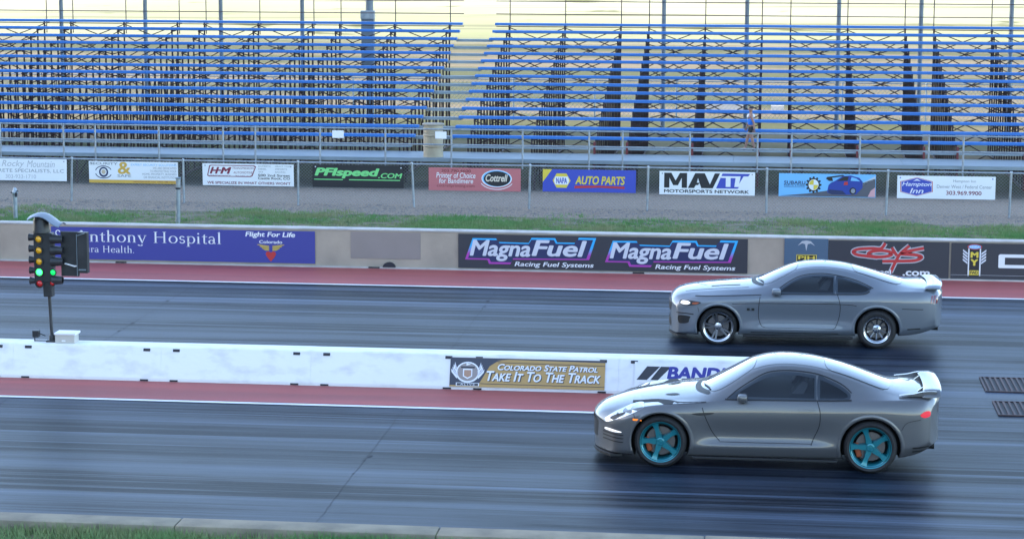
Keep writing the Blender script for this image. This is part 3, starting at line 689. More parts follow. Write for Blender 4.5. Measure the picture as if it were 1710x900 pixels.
# ================================================================== bleachers
ROWZ = [1.263,1.475,1.690,1.893,2.098,2.290,2.473,2.663,2.848,3.042,3.233,3.420,3.612,3.822,4.030]
ROWY = [63.5+.72*i for i in range(15)]
DECKZ = .86; GY = 61.22
def bleacher(label, x0, x1, frames, bays):
    t = Thing('bleacher', ((x0+x1)/2, 63.5, 0), label, 'bleacher', 'blue bench bleachers behind the fence')
    for i in range(15):
        y, z = ROWY[i], ROWZ[i]
        t.part('seat_plank', lambda b: b.bbox(x0+random.uniform(-.01, .01), x1+random.uniform(-.012, .012), y, y+.24, z-.048, z+.030, .008), M['blue_seat'])
    for i in range(14):
        y, z = ROWY[i], ROWZ[i]
        t.part('foot_plank', lambda b: b.box(x0+.05, x1-.05, y+.31, y+.56, z-.075, z-.035), M['alu'])
    t.part('foot_plank', lambda b: b.box(x0+.05, x1-.05, 63.12, 63.44, .97, 1.01), M['alu'])
    for x in frames:
        def fr(b):
            r = .022
            for i in range(15):
                yy = ROWY[i]+.12
                b.box(x-r, x+r, yy-r, yy+r, .06, ROWZ[i]-.035)
                b.box(x-.018, x+.018, yy-.1, yy+.5, ROWZ[i]-.115, ROWZ[i]-.078)
            for q in range(1, 14, 2):
                b.tube((x+.02, ROWY[q]+.12, .2), (x+.02, ROWY[q+1]+.12, ROWZ[q+1]-.25), .015, 4)
                if q > 4: b.tube((x-.02, ROWY[q+1]+.12, .9), (x-.02, ROWY[q]+.12, ROWZ[q]-.3), .015, 4)
            b.box(x-.03, x+.03, ROWY[0], ROWY[14]+.3, .0, .06)
        t.part('support_frame', fr, M['brown_steel'])
        # back guard post
        t.part('guard_post', lambda b: (b.tube((x, 73.95, 3.6), (x, 73.95, 5.7), .016, 6), b.tube((x, 73.95, 3.86), (x, ROWY[13]+.1, 3.72), .016, 5)), M['brown_steel'])
    for a, c in bays:
        for i in range(1, 15):
            y = ROWY[i]+.13+.02; zt = ROWZ[i]-.12; dr = min(zt-.15, (.5, 1.0, .7, .85)[i % 4])
            t.part('cross_brace', lambda b: (b.tube((a, y, zt), (c, y, zt-dr), .02, 4), b.tube((a, y+.03, zt-dr), (c, y+.03, zt), .02, 4)), M['brown_steel'])
        for i in (5, 10, 14):
            y = ROWY[i]+.16
            t.part('tie_rail', lambda b: b.tube((a, y, ROWZ[i]-.5), (c, y, ROWZ[i]-.5), .013, 4), M['brown_steel'])
    for z, m, r in ((3.93, 'brown_steel', .013), (4.34, 'brown_steel', .014), (4.76, 'brown_steel', .014), (5.65, 'brown_steel', .014)):
        t.part('guard_rail', lambda b: b.tube((x0, 73.95, z), (x1, 73.95, z), r, 5), M[m])
    return t
fl, bl = [], []
for k in range(5):
    q = [-10.55-4.572*k-1.829*j for j in range(3)]; fl += q; bl += [(q[0], q[1]), (q[1], q[2])]
frr, br = [], []
for k in range(5):
    q = [-8.57+4.572*k+1.829*j for j in range(3)]; frr += q; br += [(q[0], q[1]), (q[1], q[2])]
B1 = bleacher('long blue bench bleacher on brown frames left of the aisle', -33, -10.1, fl[:14], bl[:9])
B2 = bleacher('long blue bench bleacher on brown frames right of the aisle', -9.03, 13.5, frr[:14], br[:9])
# aisle steps between the two
t = Thing('aisle_steps', (-9.56, 63.5, 0), 'grey aluminium steps climbing between the two bleachers', 'steps')
for i in range(13):
    t.part('tread', lambda b: b.box(-10.145, -8.985, ROWY[i]+.305, ROWY[i]+.57, ROWZ[i]-.115, ROWZ[i]-.036), M['alu'])
# front walkway with guard rail
t = Thing('walkway', (-6, 62, 0), 'grey aluminium walkway with tubular guard rail in front of the bleachers', 'walkway')
x = -33.
while x < 13:
    for j in range(5):
        y0 = 61.3+.37*j
        t.part('deck_plank', lambda b: b.box(x+.004, x+4.568, y0, y0+.364, DECKZ-.05, DECKZ+random.uniform(-.001, .001)), M['alu'])
    x += 4.572
t.part('fascia', lambda b: b.bbox(-33, 13.7, 61.262, 61.297, DECKZ-.10, DECKZ+.004, .006), M['alu'])
for z in (1.66, 1.24): t.part('guard_rail', lambda b: b.tube((-33, GY, z), (13.7, GY, z), .022, 8), M['galv'], 60)
gx = [f for f in fl+frr if -33 < f < 13.5]
gx = sorted([f for f in fl] + [-8.71] + [f for f in frr if f > -8])
for x in gx:
    t.part('rail_post', lambda b: b.tube((x, GY, .60), (x, GY, 1.685), .026, 8), M['galv'], 60)
    t.part('leg', lambda b: (b.tube((x+.3, 61.45, 0), (x+.3, 61.45, DECKZ-.05), .03, 4), b.tube((x+.3, 62.9, 0), (x+.3, 62.9, DECKZ-.05), .03, 4), b.tube((x+.3, 61.45, .1), (x+.3, 62.9, DECKZ-.1), .02, 4)), M['brown_steel'])
for x in frr[::1]:
    if x > -5: t.part('rust_post', lambda b: b.box(x-.03, x+.03, 63.05, 63.1, 0, 1.2), M['red_steel'])
# placards on the rail
for x0, x1, z0, z1, lb in ((-12.03, -11.71, 1.385, 1.595, 'small white placard on the guard rail left of the tan drum'), (-9.155, -8.84, 1.405, 1.60, 'small white placard on the guard rail beside the tan drum')):
    b = MB(); b.bbox(x0, x1, GY-.045, GY-.033, z0, z1, .004); tag(b.build('placard', M['white_card']), lb, 'placard')
# drum on the walkway
t = Thing('drum', (-9.28, 61.66, DECKZ), 'tan steel drum with flat lid standing on the walkway', 'drum')
def drum(b):
    pr = [(0, 0), (.285, 0), (.285, .02), (.275, .03)]
    for z in (.30, .60): pr += [(.275, z-.03), (.292, z-.012), (.292, z+.012), (.275, z+.03)]
    pr += [(.275, .86), (.286, .87), (.286, .885)]
    b.lathe([(r, h+DECKZ+.003) for r, h in pr], (-9.28, 61.66, 0), n=28)
t.part('drum_body', drum, M['tan_drum'], 35)
t.part('lid', lambda b: b.lathe([(.31, .885+DECKZ), (.315, .90+DECKZ), (.30, .925+DECKZ), (.12, .94+DECKZ), (0, .942+DECKZ)], (-9.28, 61.66, 0), n=28), M['drum_lid'], 40)

# ------------------------------------------------------------------ behind the bleachers
PY = 79.
ords = ('first', 'second', 'third', 'fourth')
pls = [(-25.38, 'left'), (-22.29, 'left'), (-19.53, 'left'), (-16.58, 'left'), (-3.77, 'right'), (-.89, 'right'), (2.26, 'right'), (5.06, 'right'), (8.11, 'right')]
for i, (x, sd) in enumerate(pls):
    lb = ['tall grey steel pole behind the bleachers, leftmost of all', 'tall grey steel pole behind the bleachers, second from the left edge', 'tall grey steel pole behind the bleachers, third from the left edge', 'tall grey steel pole next left of the thick pole with a box',
          'tall grey steel pole next right of the aisle steps', 'tall grey steel pole above the walking person', 'tall grey steel pole behind the right bleacher, third from the right edge', 'tall grey steel pole behind the right bleacher, second from the right edge', 'tall grey steel pole behind the bleachers, rightmost of all'][i]
    t = Thing('steel_pole', (x, PY, 0), lb, 'pole', 'tall poles behind the bleachers')
    t.part('shaft', lambda b: b.tube((x, PY, 0), (x, PY, 9), .085, 10, .065), M['pole_steel'], 50)
    t.part('base_plate', lambda b: b.bbox(x-.18, x+.18, PY-.18, PY+.18, 0, .04, .01), M['pole_steel'])
    t.part('cap', lambda b: b.lathe([(.07, 9), (.07, 9.04), (0, 9.06)], (x, PY, 0), n=10), M['pole_steel'])
t = Thing('light_pole', (-14.16, PY, 0), 'thick grey pole with a tall equipment box strapped to it', 'pole')
t.part('shaft', lambda b: b.tube((-14.16, PY, 0), (-14.16, PY, 10), .145, 14, .13), M['pole_steel'], 50)
bx = t.part('equipment_box', lambda b: b.bbox(-14.40, -13.95, PY-.34, PY-.10, 2.2, 4.22, .015), M['pole_steel'])
t.sub(bx, 'lid', lambda b: b.bbox(-14.42, -13.93, PY-.36, PY-.12, 3.95, 4.24, .01), M['galv'])
# far chain link fence
t = Thing('chain_link_fence', (-8, 84, 0), 'far chain link fence seen through the bleachers', 'fence')
t.part('chain_link_mesh', lambda b: wires(b, -30, 14, 84.03, .05, 1.5, .16, .006), M['wire'])
t.part('top_rail', lambda b: b.tube((-34, 84, 1.53), (16, 84, 1.53), .025, 6), M['galv'])
for i in range(17): t.part('fence_post', lambda b: b.tube((-34+3.05*i, 84, 0), (-34+3.05*i, 84, 1.56), .032, 6), M['galv'])
# pale concrete blocks beyond it
for x, w, h, lb in ((-1.8, 1.45, .34, 'long low white concrete block beyond the far fence'), (.25, .5, .30, 'short white concrete block beyond the far fence')):
    t = Thing('concrete_block', (x, 88.8, 0), lb, 'block')
    t.part('block_body', lambda b: b.prism([(88.5, 0), (89.1, 0), (89.0, h), (88.6, h)], x-w/2, x+w/2, 'yz'), M['concrete_cap'])
    for dx in (-.3, .3): t.part('lifting_notch', lambda b: b.box(x+dx*w-.08, x+dx*w+.08, 88.46, 88.6, 0, .09), M['dark_slot'])

# ------------------------------------------------------------------ posts on the verge
t = Thing('standpipe', (-18.45, 53.4, 0), 'short grey standpipe with a valve top on the grass verge', 'standpipe')
t.part('pipe', lambda b: b.tube((-18.45, 53.4, -.02), (-18.45, 53.4, .62), .055, 12), M['galv'], 50)
v = t.part('valve', lambda b: b.lathe([(.06, .60), (.075, .62), (.075, .68), (.05, .71), (.05, .75), (.03, .78), (0, .785)], (-18.45, 53.4, 0), n=14), M['galv'], 40)
t.sub(v, 'handle', lambda b: (b.tube((-18.54, 53.36, .66), (-18.36, 53.36, .70), .016, 6), b.box(-18.42, -18.38, 53.32, 53.37, .56, .67)), M['dark_slot'])
t = Thing('bollard', (-14.3, 53.2, 0), 'tall grey pipe bollard with a dark band on the grass verge', 'bollard')
t.part('pipe', lambda b: b.tube((-14.3, 53.2, -.02), (-14.27, 53.2, 1.09), .058, 14), M['galv'], 50)
t.part('cap', lambda b: b.lathe([(.062, 1.08), (.07, 1.09), (.07, 1.115), (.03, 1.13), (0, 1.13)], (-14.27, 53.2, 0), n=14), M['alu'], 40)
t.part('band', lambda b: b.lathe([(.061, .83), (.0625, .84), (.0625, .87), (.061, .88)], (-14.28, 53.2, 0), n=14), M['dark_slot'], 40)
b = MB(); b.prism([(-17.35, 51.0), (-16.75, 50.9), (-16.45, 51.15), (-16.55, 51.5), (-17.1, 51.6), (-17.4, 51.35)], -.01, .07, 'xy'); tag(b.build('flat_stone', M['pole_steel']), 'flat grey slab lying on the grass behind the starting lights', 'slab')

# ------------------------------------------------------------------ drain grates at the staging end
def grate(x0, x1, y0, y1, lb):
    t = Thing('drain_grate', ((x0+x1)/2, y0, 0), lb, 'grate')
    t.part('pit', lambda b: b.box(x0, x1, y0, y1, .002, .005), M['crack'])
    t.part('frame', lambda b: [b.box(*q, .005, .022) for q in ((x0, x1, y0, y0+.03), (x0, x1, y1-.03, y1), (x0, x0+.03, y0+.03, y1-.03), (x1-.03, x1, y0+.03, y1-.03))], M['brown_steel'])
    x = x0+.06
    while x < x1-.06:
        t.part('bar', lambda b: b.box(x, x+.035, y0+.03, y1-.03, .006, .02), M['brown_steel']); x += .085
grate(3.42, 5.2, 35.15, 36.3, 'dark steel grate in the track, farther of two at right')
grate(3.45, 5.2, 33.4, 34.42, 'dark steel grate in the track, nearer of two at right')

# ------------------------------------------------------------------ starting lights
TX, TY, TZ = -11.42, 34.64, .535
M['tree_black'] = mat('black_housing', (.018, .02, .022), .45, c2=(.03, .032, .035), scale=6)
M['amber'] = mat('amber_lens', (.75, .36, .01), .25, coat=.4); M['red_lens'] = mat('red_lens', (.55, .02, .02), .25, coat=.4)
M['green_lit'] = mat('lit_green_lens', (.1, .8, .35), .3, emit=(.03, 1, .11), estr=.9); M['green_dim'] = mat('side_green_lens', (.02, .5, .1), .3, emit=(.0, .8, .12), estr=.25)
M['cap_grey'] = mat('grey_cover', (.22, .25, .29), .4, .3); M['beige_box'] = mat('beige_box', (.55, .52, .46), .6, c2=(.48, .46, .41), scale=6)
t = Thing('starting_lights', (TX, TY, TZ), 'black drag racing light tree with a lit green lamp on the white barrier', 'light tree')
t.part('base', lambda b: (b.bbox(TX-.08, TX+.08, TY-.08, TY+.08, TZ, TZ+.03, .006), b.lathe([(.05, TZ+.03), (.045, TZ+.10), (.03, TZ+.12)], (TX, TY, 0), n=12)), M['tree_black'], 40)
t.part('pole', lambda b: b.tube((TX, TY, TZ+.02), (TX-.03, TY, 1.35), .026, 12), M['tree_black'], 50)
t.part('lower_box', lambda b: b.bbox(TX-.105, TX+.045, TY-.07, TY+.07, 1.27, 1.52, .015), M['tree_black'])
hx0 = TX-.245
hs = t.part('housing', lambda b: b.bbox(hx0, hx0+.31, TY-.08, TY+.09, 1.50, 2.30, .02), M['tree_black'])
t.part('top_housing', lambda b: b.lathe([(.0, 2.56), (.10, 2.55), (.125, 2.50), (.125, 2.36), (.135, 2.33), (.135, 2.30)], (TX-.13, TY, 0), n=18), M['tree_black'], 40)
def cover(b):
    v = []; nx, ny = 10, 5
    for i in range(nx+1):
        for j in range(ny+1):
            u = i/nx; q = j/ny-.5
            v.append((TX-.30+.52*u, TY+q*.40, 2.565+.10*math.sin(math.pi*min(1, u*1.15+.02))-.10*u-.18*q*q))
    f = [(i*(ny+1)+j, (i+1)*(ny+1)+j, (i+1)*(ny+1)+j+1, i*(ny+1)+j+1) for i in range(nx) for j in range(ny)]
    n0 = len(v); v2 = [(a, c, d-.012) for a, c, d in v]
    b.add(v, f); b.add(v2, [q[::-1] for q in f])
t.part('rain_cover', cover, M['cap_grey'], 50)
def lamp(x, z, m, r=.056):
    s = t.part('lamp', lambda b: b.lathe([(r+.012, TY-.08), (r+.014, TY-.115), (r, TY-.115), (r-.002, TY-.09)], (x, 0, z), 'y', 20), M['tree_black'], 40)
    t.sub(s, 'lens', lambda b: b.lathe([(r-.001, TY-.092), (r*.7, TY-.112), (r*.35, TY-.121), (0, TY-.124)], (x, 0, z), 'y', 20), m, 60)
for z, m in ((2.205, 'amber'), (2.025, 'amber'), (1.845, 'amber'), (1.675, 'green_lit'), (1.49, 'red_lens')): lamp(TX-.15, z, M[m])
def visor(z, x=TX+.04, l=.2):
    s = t.part('visor', lambda b: b.lathe([(.078, .0), (.074, .05), (.06, l), (.052, l), (.066, .05)], (x, TY-.055, z), 'x', 18), M['tree_black'], 40); return s
for z in (2.205, 2.025, 1.845): visor(z)
lamp(TX+.075, 1.675, M['green_dim'], .045)
lamp(TX+.06, 1.50, M['red_lens'], .042); visor(1.545, TX+.05, .17)
for z in (2.22, 2.04, 1.86, 1.69, 1.52):
    t.part('visor', lambda b: b.lathe([(.045, .0), (.055, -.07), (.062, -.09), (.05, -.09)], (hx0, TY, z), 'x', 14), M['tree_black'], 40)
pn = t.part('shade_panel', lambda b: b.bbox(TX+.175, TX+.47, TY+.02, TY+.06, 1.60, 2.32, .006), M['tree_black'])
t.sub(pn, 'edge_strip', lambda b: b.box(TX+.435, TX+.447, TY+.012, TY+.02, 1.61, 2.28), M['alu'])
t.sub(pn, 'cable', lambda b: b.path([(TX+.18, TY+.008, 1.81), (TX+.27, TY+.008, 1.80), (TX+.40, TY+.006, 1.765), (TX+.44, TY+.008, 1.77)], .012, 6), M['white_card'])
p2 = t.part('shade_panel', lambda b: b.bbox(TX+.475, TX+.635, TY-.06, TY+.05, 1.665, 2.32, .006), M['tree_black'])
t.sub(p2, 'cable', lambda b: (b.tube((TX+.48, TY-.066, 2.27), (TX+.60, TY-.066, 2.31), .006, 5), b.tube((TX+.49, TY-.066, 1.72), (TX+.61, TY-.066, 1.72), .012, 5)), M['alu'])
# electrical box and sensor on the barrier
bxx = TX+.09
t = Thing('electrical_box', (bxx+.18, TY, TZ), 'small beige electrical box with overhanging lid on the white barrier', 'electrical box')
t.part('box_body', lambda b: b.bbox(bxx, bxx+.32, TY-.13, TY+.1, TZ, TZ+.135, .006), M['beige_box'])
t.part('lid', lambda b: b.bbox(bxx-.012, bxx+.345, TY-.15, TY+.12, TZ+.135, TZ+.17, .008), M['white_card'])
t.part('latch', lambda b: b.box(bxx+.11, bxx+.17, TY-.137, TY-.13, TZ+.03, TZ+.05), M['white_card'])
t = Thing('sensor', (TX-.27, TY, TZ), 'small black sensor on a wire bracket beside the light tree', 'sensor')
t.part('sensor_body', lambda b: b.bbox(TX-.31, TX-.21, TY-.06, TY+.05, TZ+.07, TZ+.18, .008), M['tree_black'])
t.part('bracket', lambda b: (b.tube((TX-.29, TY, TZ), (TX-.29, TY, TZ+.08), .01, 6), b.tube((TX-.21, TY, TZ+.13), (TX-.11, TY, TZ+.09), .008, 6), b.tube((TX-.29, TY, TZ+.012), (TX-.08, TY, TZ+.012), .009, 6)), M['tree_black'])

# ================================================================== cars
def pchip(tab):
    x = np.array([t[0] for t in tab], float); y = np.array([t[1] for t in tab], float)
    h = np.diff(x); d = np.diff(y)/h; m = np.zeros(len(x)); m[0], m[-1] = d[0], d[-1]
    for i in range(1, len(x)-1):
        if d[i-1]*d[i] > 0:
            w1, w2 = 2*h[i]+h[i-1], h[i]+2*h[i-1]; m[i] = (w1+w2)/(w1/d[i-1]+w2/d[i])
    def f(q):
        q = min(max(q, x[0]), x[-1]); i = min(max(int(np.searchsorted(x, q)-1), 0), len(h)-1); t = (q-x[i])/h[i]
        return float((1+2*t)*(1-t)**2*y[i]+t*(1-t)**2*h[i]*m[i]+t*t*(3-2*t)*y[i+1]+t*t*(t-1)*h[i]*m[i+1])
    return f
def evaluated(o):
    dg = bpy.context.evaluated_depsgraph_get(); dg.update(); return bpy.data.meshes.new_from_object(o.evaluated_get(dg))
class Car:
    def __init__(s, name, loc, T, L, label, wells, paint, openings=()):
        s.T = {k: pchip(v) for k, v in T.items()}; s.L = L
        s.e = empty(name, loc); tag(s.e, label, 'car'); s.paint = paint
        f = s.T; st = T['stations']
        rings = []
        for x in [q[0] for q in st]:
            zt, dz, wt, wb, zb, wm, zm, wk, zk, wl, zl, ws, zs, zf = [f[k](x) for k in ('zt','dz','wt','wb','zb','wm','zm','wk','zk','wl','zl','ws','zs','zf')]
            ze = zt-dz; bl = f['bulge'](x)
            h = [(0, zt), (.5*wt, zt-.22*dz), (.86*wt, zt-.66*dz), (wt, ze),
                 (wt+(wb-wt)*.14, ze+(zb-ze)*.14), (wt+(wb-wt)*.5+bl, ze+(zb-ze)*.5), (wt+(wb-wt)*.93, ze+(zb-ze)*.93), (wb, zb),
                 (wb+(wm-wb)*.55, zb-(zb-zm)*.18), (wb+(wm-wb)*.92, zb-(zb-zm)*.55), (wm, zm),
                 (wk, zk), (wl, zl), (wl, zl-.035), (ws, zs+.02), (ws*.96, zs), (.4*ws, zf), (0, zf)]
            ring = h+[(-a, b) for a, b in h[-2:0:-1]]
            bf, br = f['bowf'](x), f['bowr'](x)
            wmax = max(wm, .6)
            rings.append([(x+bf*min(1.1, abs(a)/wmax)**2.8-br*min(1.1, abs(a)/wmax)**2.8, a, b) for a, b in ring])
        n = len(rings[0]); v = [p for r in rings for p in r]; nf = []
        for i in range(len(rings)-1):
            for j in range(n): nf.append((i*n+j, i*n+(j+1) % n, (i+1)*n+(j+1) % n, (i+1)*n+j))
        hN = n//2
        for ri, rev in ((0, True), (len(rings)-1, False)):   # rounded end caps with their own columns
            base = ri*n; xq = st[ri][0]; wmax = max(f['wm'](xq), .6); bf, br = f['bowf'](xq), f['bowr'](xq); rows = []
            for j in range(hN+1):
                if j in (0, hN): rows.append([base+j]); continue
                _, a, z = rings[ri][j]; row = [base+j]
                for q in (.7, .4, .13, -.13, -.4, -.7):
                    v.append((xq+(bf-br)*min(1.1, abs(a*q)/wmax)**2.8, a*q, z)); row.append(len(v)-1)
                rows.append(row+[base+n-j])
            for j in range(hN):
                A, B = rows[j], rows[j+1]
                if len(A) == 1: fs = [(A[0], B[k], B[k+1]) for k in range(len(B)-1)]
                elif len(B) == 1: fs = [(A[k], B[0], A[k+1]) for k in range(len(A)-1)]
                else: fs = [(A[k], B[k], B[k+1], A[k+1]) for k in range(len(A)-1)]
                nf += [q[::-1] for q in fs] if rev else fs
        me = bpy.data.meshes.new('body'); me.from_pydata(v, [], nf); me.materials.append(paint); me.materials.append(M['well'])
        bm = bmesh.new(); bm.from_mesh(me); bmesh.ops.recalc_face_normals(bm, faces=bm.faces[:]); bm.to_mesh(me); bm.free()
        o = bpy.data.objects.new('body', me); col.objects.link(o)
        md = o.modifiers.new('s', 'SUBSURF'); md.levels = 2; md.render_levels = 2
        me2 = evaluated(o); o.modifiers.clear(); o.data = me2
        bm = bmesh.new(); bm.from_mesh(me2); bmesh.ops.triangulate(bm, faces=bm.faces[:]); s.bvh = BVHTree.FromBMesh(bm); bm.free()
        # wheel wells
        cut = MB()
        for x, z, r in wells:
            for sd in (-1, 1):
                c2 = MB(); c2.lathe([(0, sd*.62), (r, sd*.62), (r, sd*1.2), (0, sd*1.2)], (x, 0, z), 'y', 48)
                cu = c2.build('c', M['well'])
                md = o.modifiers.new('b', 'BOOLEAN'); md.operation = 'DIFFERENCE'; md.solver = 'EXACT'; md.object = cu
                try: md.material_mode = 'TRANSFER'
                except Exception: pass
                me3 = evaluated(o); o.modifiers.clear(); o.data = me3; bpy.data.objects.remove(cu)
        for pts in openings:      # cabin seen through the side windows
            c2 = MB(); c2.prism(pts, -1.1, 1.1); cu = c2.build('c', M['cabin'])
            md = o.modifiers.new('b', 'BOOLEAN'); md.operation = 'DIFFERENCE'; md.solver = 'EXACT'; md.object = cu
            try: md.material_mode = 'TRANSFER'
            except Exception: pass
            me3 = evaluated(o); o.modifiers.clear()
            if len(me3.polygons) > .5*len(o.data.polygons): o.data = me3
            bpy.data.objects.remove(cu)
        me = o.data; me.polygons.foreach_set('use_smooth', [True]*len(me.polygons)); me.set_sharp_from_angle(angle=R(38))
        s.body = o; o.name = 'body'; o.parent = s.e
    def hit(s, a, b, mode):
        if mode == 'top': org, d = Vector((a, b, 3)), Vector((0, 0, -1))
        elif mode == 'front': org, d = Vector((-2, a, b)), Vector((1, 0, 0))
        elif mode == 'rear': org, d = Vector((8, a, b)), Vector((-1, 0, 0))
        else: org, d = Vector((a, -3*mode, b)), Vector((0, mode, 0))   # mode +1: from the near (-y) side
        h = s.bvh.ray_cast(org, d)
        if h[0] is None:
            h = s.bvh.find_nearest(org+d*2.2)
        return h[0], h[1]
    def drape(s, name, pts, m, mode=1, off=.004, grid=.05, parent=None, thick=0.):
        bm = bmesh.new()
        vs = [bm.verts.new((a, b, 0)) for a, b in pts]; bm.faces.new(vs)
        for ax in (0, 1):
            lo, hi = min(p[ax] for p in pts), max(p[ax] for p in pts); q = lo+grid
            while q < hi:
                no = (1, 0, 0) if ax == 0 else (0, 1, 0)
                bmesh.ops.bisect_plane(bm, geom=bm.verts[:]+bm.edges[:]+bm.faces[:], plane_co=(q, 0, 0) if ax == 0 else (0, q, 0), plane_no=no); q += grid
        bmesh.ops.triangulate(bm, faces=[f for f in bm.faces if len(f.verts) > 4])
        for v in bm.verts:
            c, nr = s.hit(v.co.x, v.co.y, mode); v.co = c+nr*off
        if thick:
            r = bmesh.ops.extrude_face_region(bm, geom=bm.faces[:])
            for v in [g for g in r['geom'] if isinstance(g, bmesh.types.BMVert)]:
                v.co += {'top': Vector((0, 0, thick))}.get(mode, Vector((0, -thick*(mode if isinstance(mode, int) else 0), 0)))
        bmesh.ops.recalc_face_normals(bm, faces=bm.faces[:])
        me = bpy.data.meshes.new(name); bm.to_mesh(me); bm.free(); me.materials.append(m)
        if mode in (1, -1) or mode == 'top':
            # outward facing
            ref = Vector((0, -mode, 0)) if mode in (1, -1) else Vector((0, 0, 1))
            if not thick and sum((p.normal.dot(ref))*p.area for p in me.polygons) < 0: me.flip_normals()
        me.polygons.foreach_set('use_smooth', [True]*len(me.polygons)); me.set_sharp_from_angle(angle=R(40))
        o = bpy.data.objects.new(name, me); col.objects.link(o); o.parent = parent or s.e; return o
    def both(s, name, pts, m, **k):
        return s.drape(name, pts, m, mode=1, **k), s.drape(name, pts, m, mode=-1, **k)
    def strip(s, name, pts, w, m, mode=1, off=.003, parent=None):
        q = [Vector(p) for p in pts]; l, r_ = [], []
        for i, p in enumerate(q):
            d = (q[min(i+1, len(q)-1)]-q[max(i-1, 0)]).normalized(); n = Vector((-d.y, d.x))*w/2; l.append(tuple(p+n)); r_.append(tuple(p-n))
        # quads one by one so the strip hugs the panel
        V, F = [], []
        for i in range(len(q)-1):
            seg = max(1, int((q[i+1]-q[i]).length/.06))
            for k in range(seg+1):
                t = k/seg; a = Vector(l[i]).lerp(Vector(l[i+1]), t); b = Vector(r_[i]).lerp(Vector(r_[i+1]), t)
                for c in (a, b):
                    h, nr = s.hit(c.x, c.y, mode); V.append(h+nr*off)
                if k: j = len(V); F.append((j-4, j-3, j-1, j-2))
        me = bpy.data.meshes.new(name); me.from_pydata([v[:] for v in V], [], F); me.materials.append(m)
        o = bpy.data.objects.new(name, me); col.objects.link(o); o.parent = parent or s.e; return o
    def part(s, name, fn, m, smooth=None, parent=None): return part(name, fn, m, parent or s.e, smooth)
    def arch(s, x, z, r, w=.03):
        """rolled lip round a wheel opening"""
        for sd in (-1, 1):
            V, F = [], []; n = 40; ok = []
            for i in range(n+1):
                a = R(-18+216*i/n)
                for rr, of in ((r-.004, -.012), (r+.004, .008), (r+w, .006), (r+w+.02, .0005)):
                    px, pz = x+rr*math.cos(a), z+rr*math.sin(a)
                    h, nr = s.hit(px, max(pz, .16), -sd)
                    V.append(h+Vector((0, sd*of, 0)) if pz > .16 else Vector((px, h.y, .16)))
            for i in range(n):
                for k in range(3): F.append((i*4+k, (i+1)*4+k, (i+1)*4+k+1, i*4+k+1))
            me = bpy.data.meshes.new('arch_lip'); me.from_pydata([v[:] for v in V], [], F); me.materials.append(s.paint)
            bm = bmesh.new(); bm.from_mesh(me); bmesh.ops.recalc_face_normals(bm, faces=bm.faces[:]); bm.to_mesh(me); bm.free()
            me.polygons.foreach_set('use_smooth', [True]*len(me.polygons))
            o = bpy.data.objects.new('arch_lip', me); col.objects.link(o); o.parent = s.e

M['well'] = mat('wheel_well_black', (.006, .006, .007), .8)
M['rubber'] = mat('tyre_rubber', (.014, .014, .015), .75, c2=(.022, .022, .023), scale=12)
M['cabin'] = mat('dark_cabin_trim', (.045, .046, .05), .8)
M['seat_cloth'] = mat('seat_cloth', (.10, .10, .11), .8)
def glass_mat():
    m = bpy.data.materials.new('tinted_side_glass'); m.use_nodes = True; nt = m.node_tree; out = nt.nodes['Material Output']; nt.nodes.remove(nt.nodes['Principled BSDF'])
    tr = nd(nt, 'ShaderNodeBsdfTransparent'); tr.inputs[0].default_value = (.62, .66, .68, 1)
    gl = nd(nt, 'ShaderNodeBsdfGlossy'); gl.inputs['Roughness'].default_value = .03; gl.inputs['Color'].default_value = (.95, .97, 1, 1)
    fr = nd(nt, 'ShaderNodeFresnel'); fr.inputs[0].default_value = 1.52
    mx = nd(nt, 'ShaderNodeMixShader'); nt.links.new(fr.outputs[0], mx.inputs[0]); nt.links.new(tr.outputs[0], mx.inputs[1]); nt.links.new(gl.outputs[0], mx.inputs[2]); nt.links.new(mx.outputs[0], out.inputs[0]); return m
M['glass'] = glass_mat()
M['screen'] = mat('windscreen_glass', (.02, .024, .028), .05, coat=1.)
M['trim'] = mat('black_trim', (.010, .010, .011), .5)
M['seam'] = mat('panel_gap', (.012, .012, .014), .7)
M['chrome'] = mat('polished_rim', (.62, .63, .65), .18, 1.)
M['spoke_grey'] = mat('grey_spokes', (.17, .175, .19), .3, .9)
M['rim_dark'] = mat('rim_barrel', (.09, .09, .10), .4, .8)
M['teal_rim'] = mat('teal_rim_paint', (.010, .19, .23), .3, .45, coat=.6)
M['disc'] = mat('brake_disc', (.16, .15, .15), .4, .8)
M['caliper'] = mat('orange_caliper', (.35, .07, .02), .5)
M['lamp_clear'] = mat('clear_lamp', (.75, .78, .8), .12, .3, coat=1.)
M['lamp_lit'] = mat('lit_running_lamp', (.9, .9, .9), .2, emit=(1, .95, .85), estr=.14)
M['lamp_amber'] = mat('lit_amber_marker', (.8, .2, .02), .2, emit=(1, .22, .02), estr=.16)
M['lamp_red'] = mat('red_tail_lamp', (.16, .012, .015), .15, coat=1.)
M['lamp_red_lit'] = mat('lit_tail_lamp', (.6, .02, .04), .15, emit=(1, .05, .08), estr=.07)
def paint_mat(name, c, metal, rough):
    m = mat(name, c, rough, metal, coat=1.); b = m.node_tree.nodes['Principled BSDF']; b.inputs['Coat Roughness'].default_value = .03; return m
M['paint_silver_grey'] = paint_mat('gunmetal_paint', (.105, .106, .110), .35, .40)
M['paint_blue_grey'] = paint_mat('blue_grey_paint', (.125, .142, .165), .25, .38)

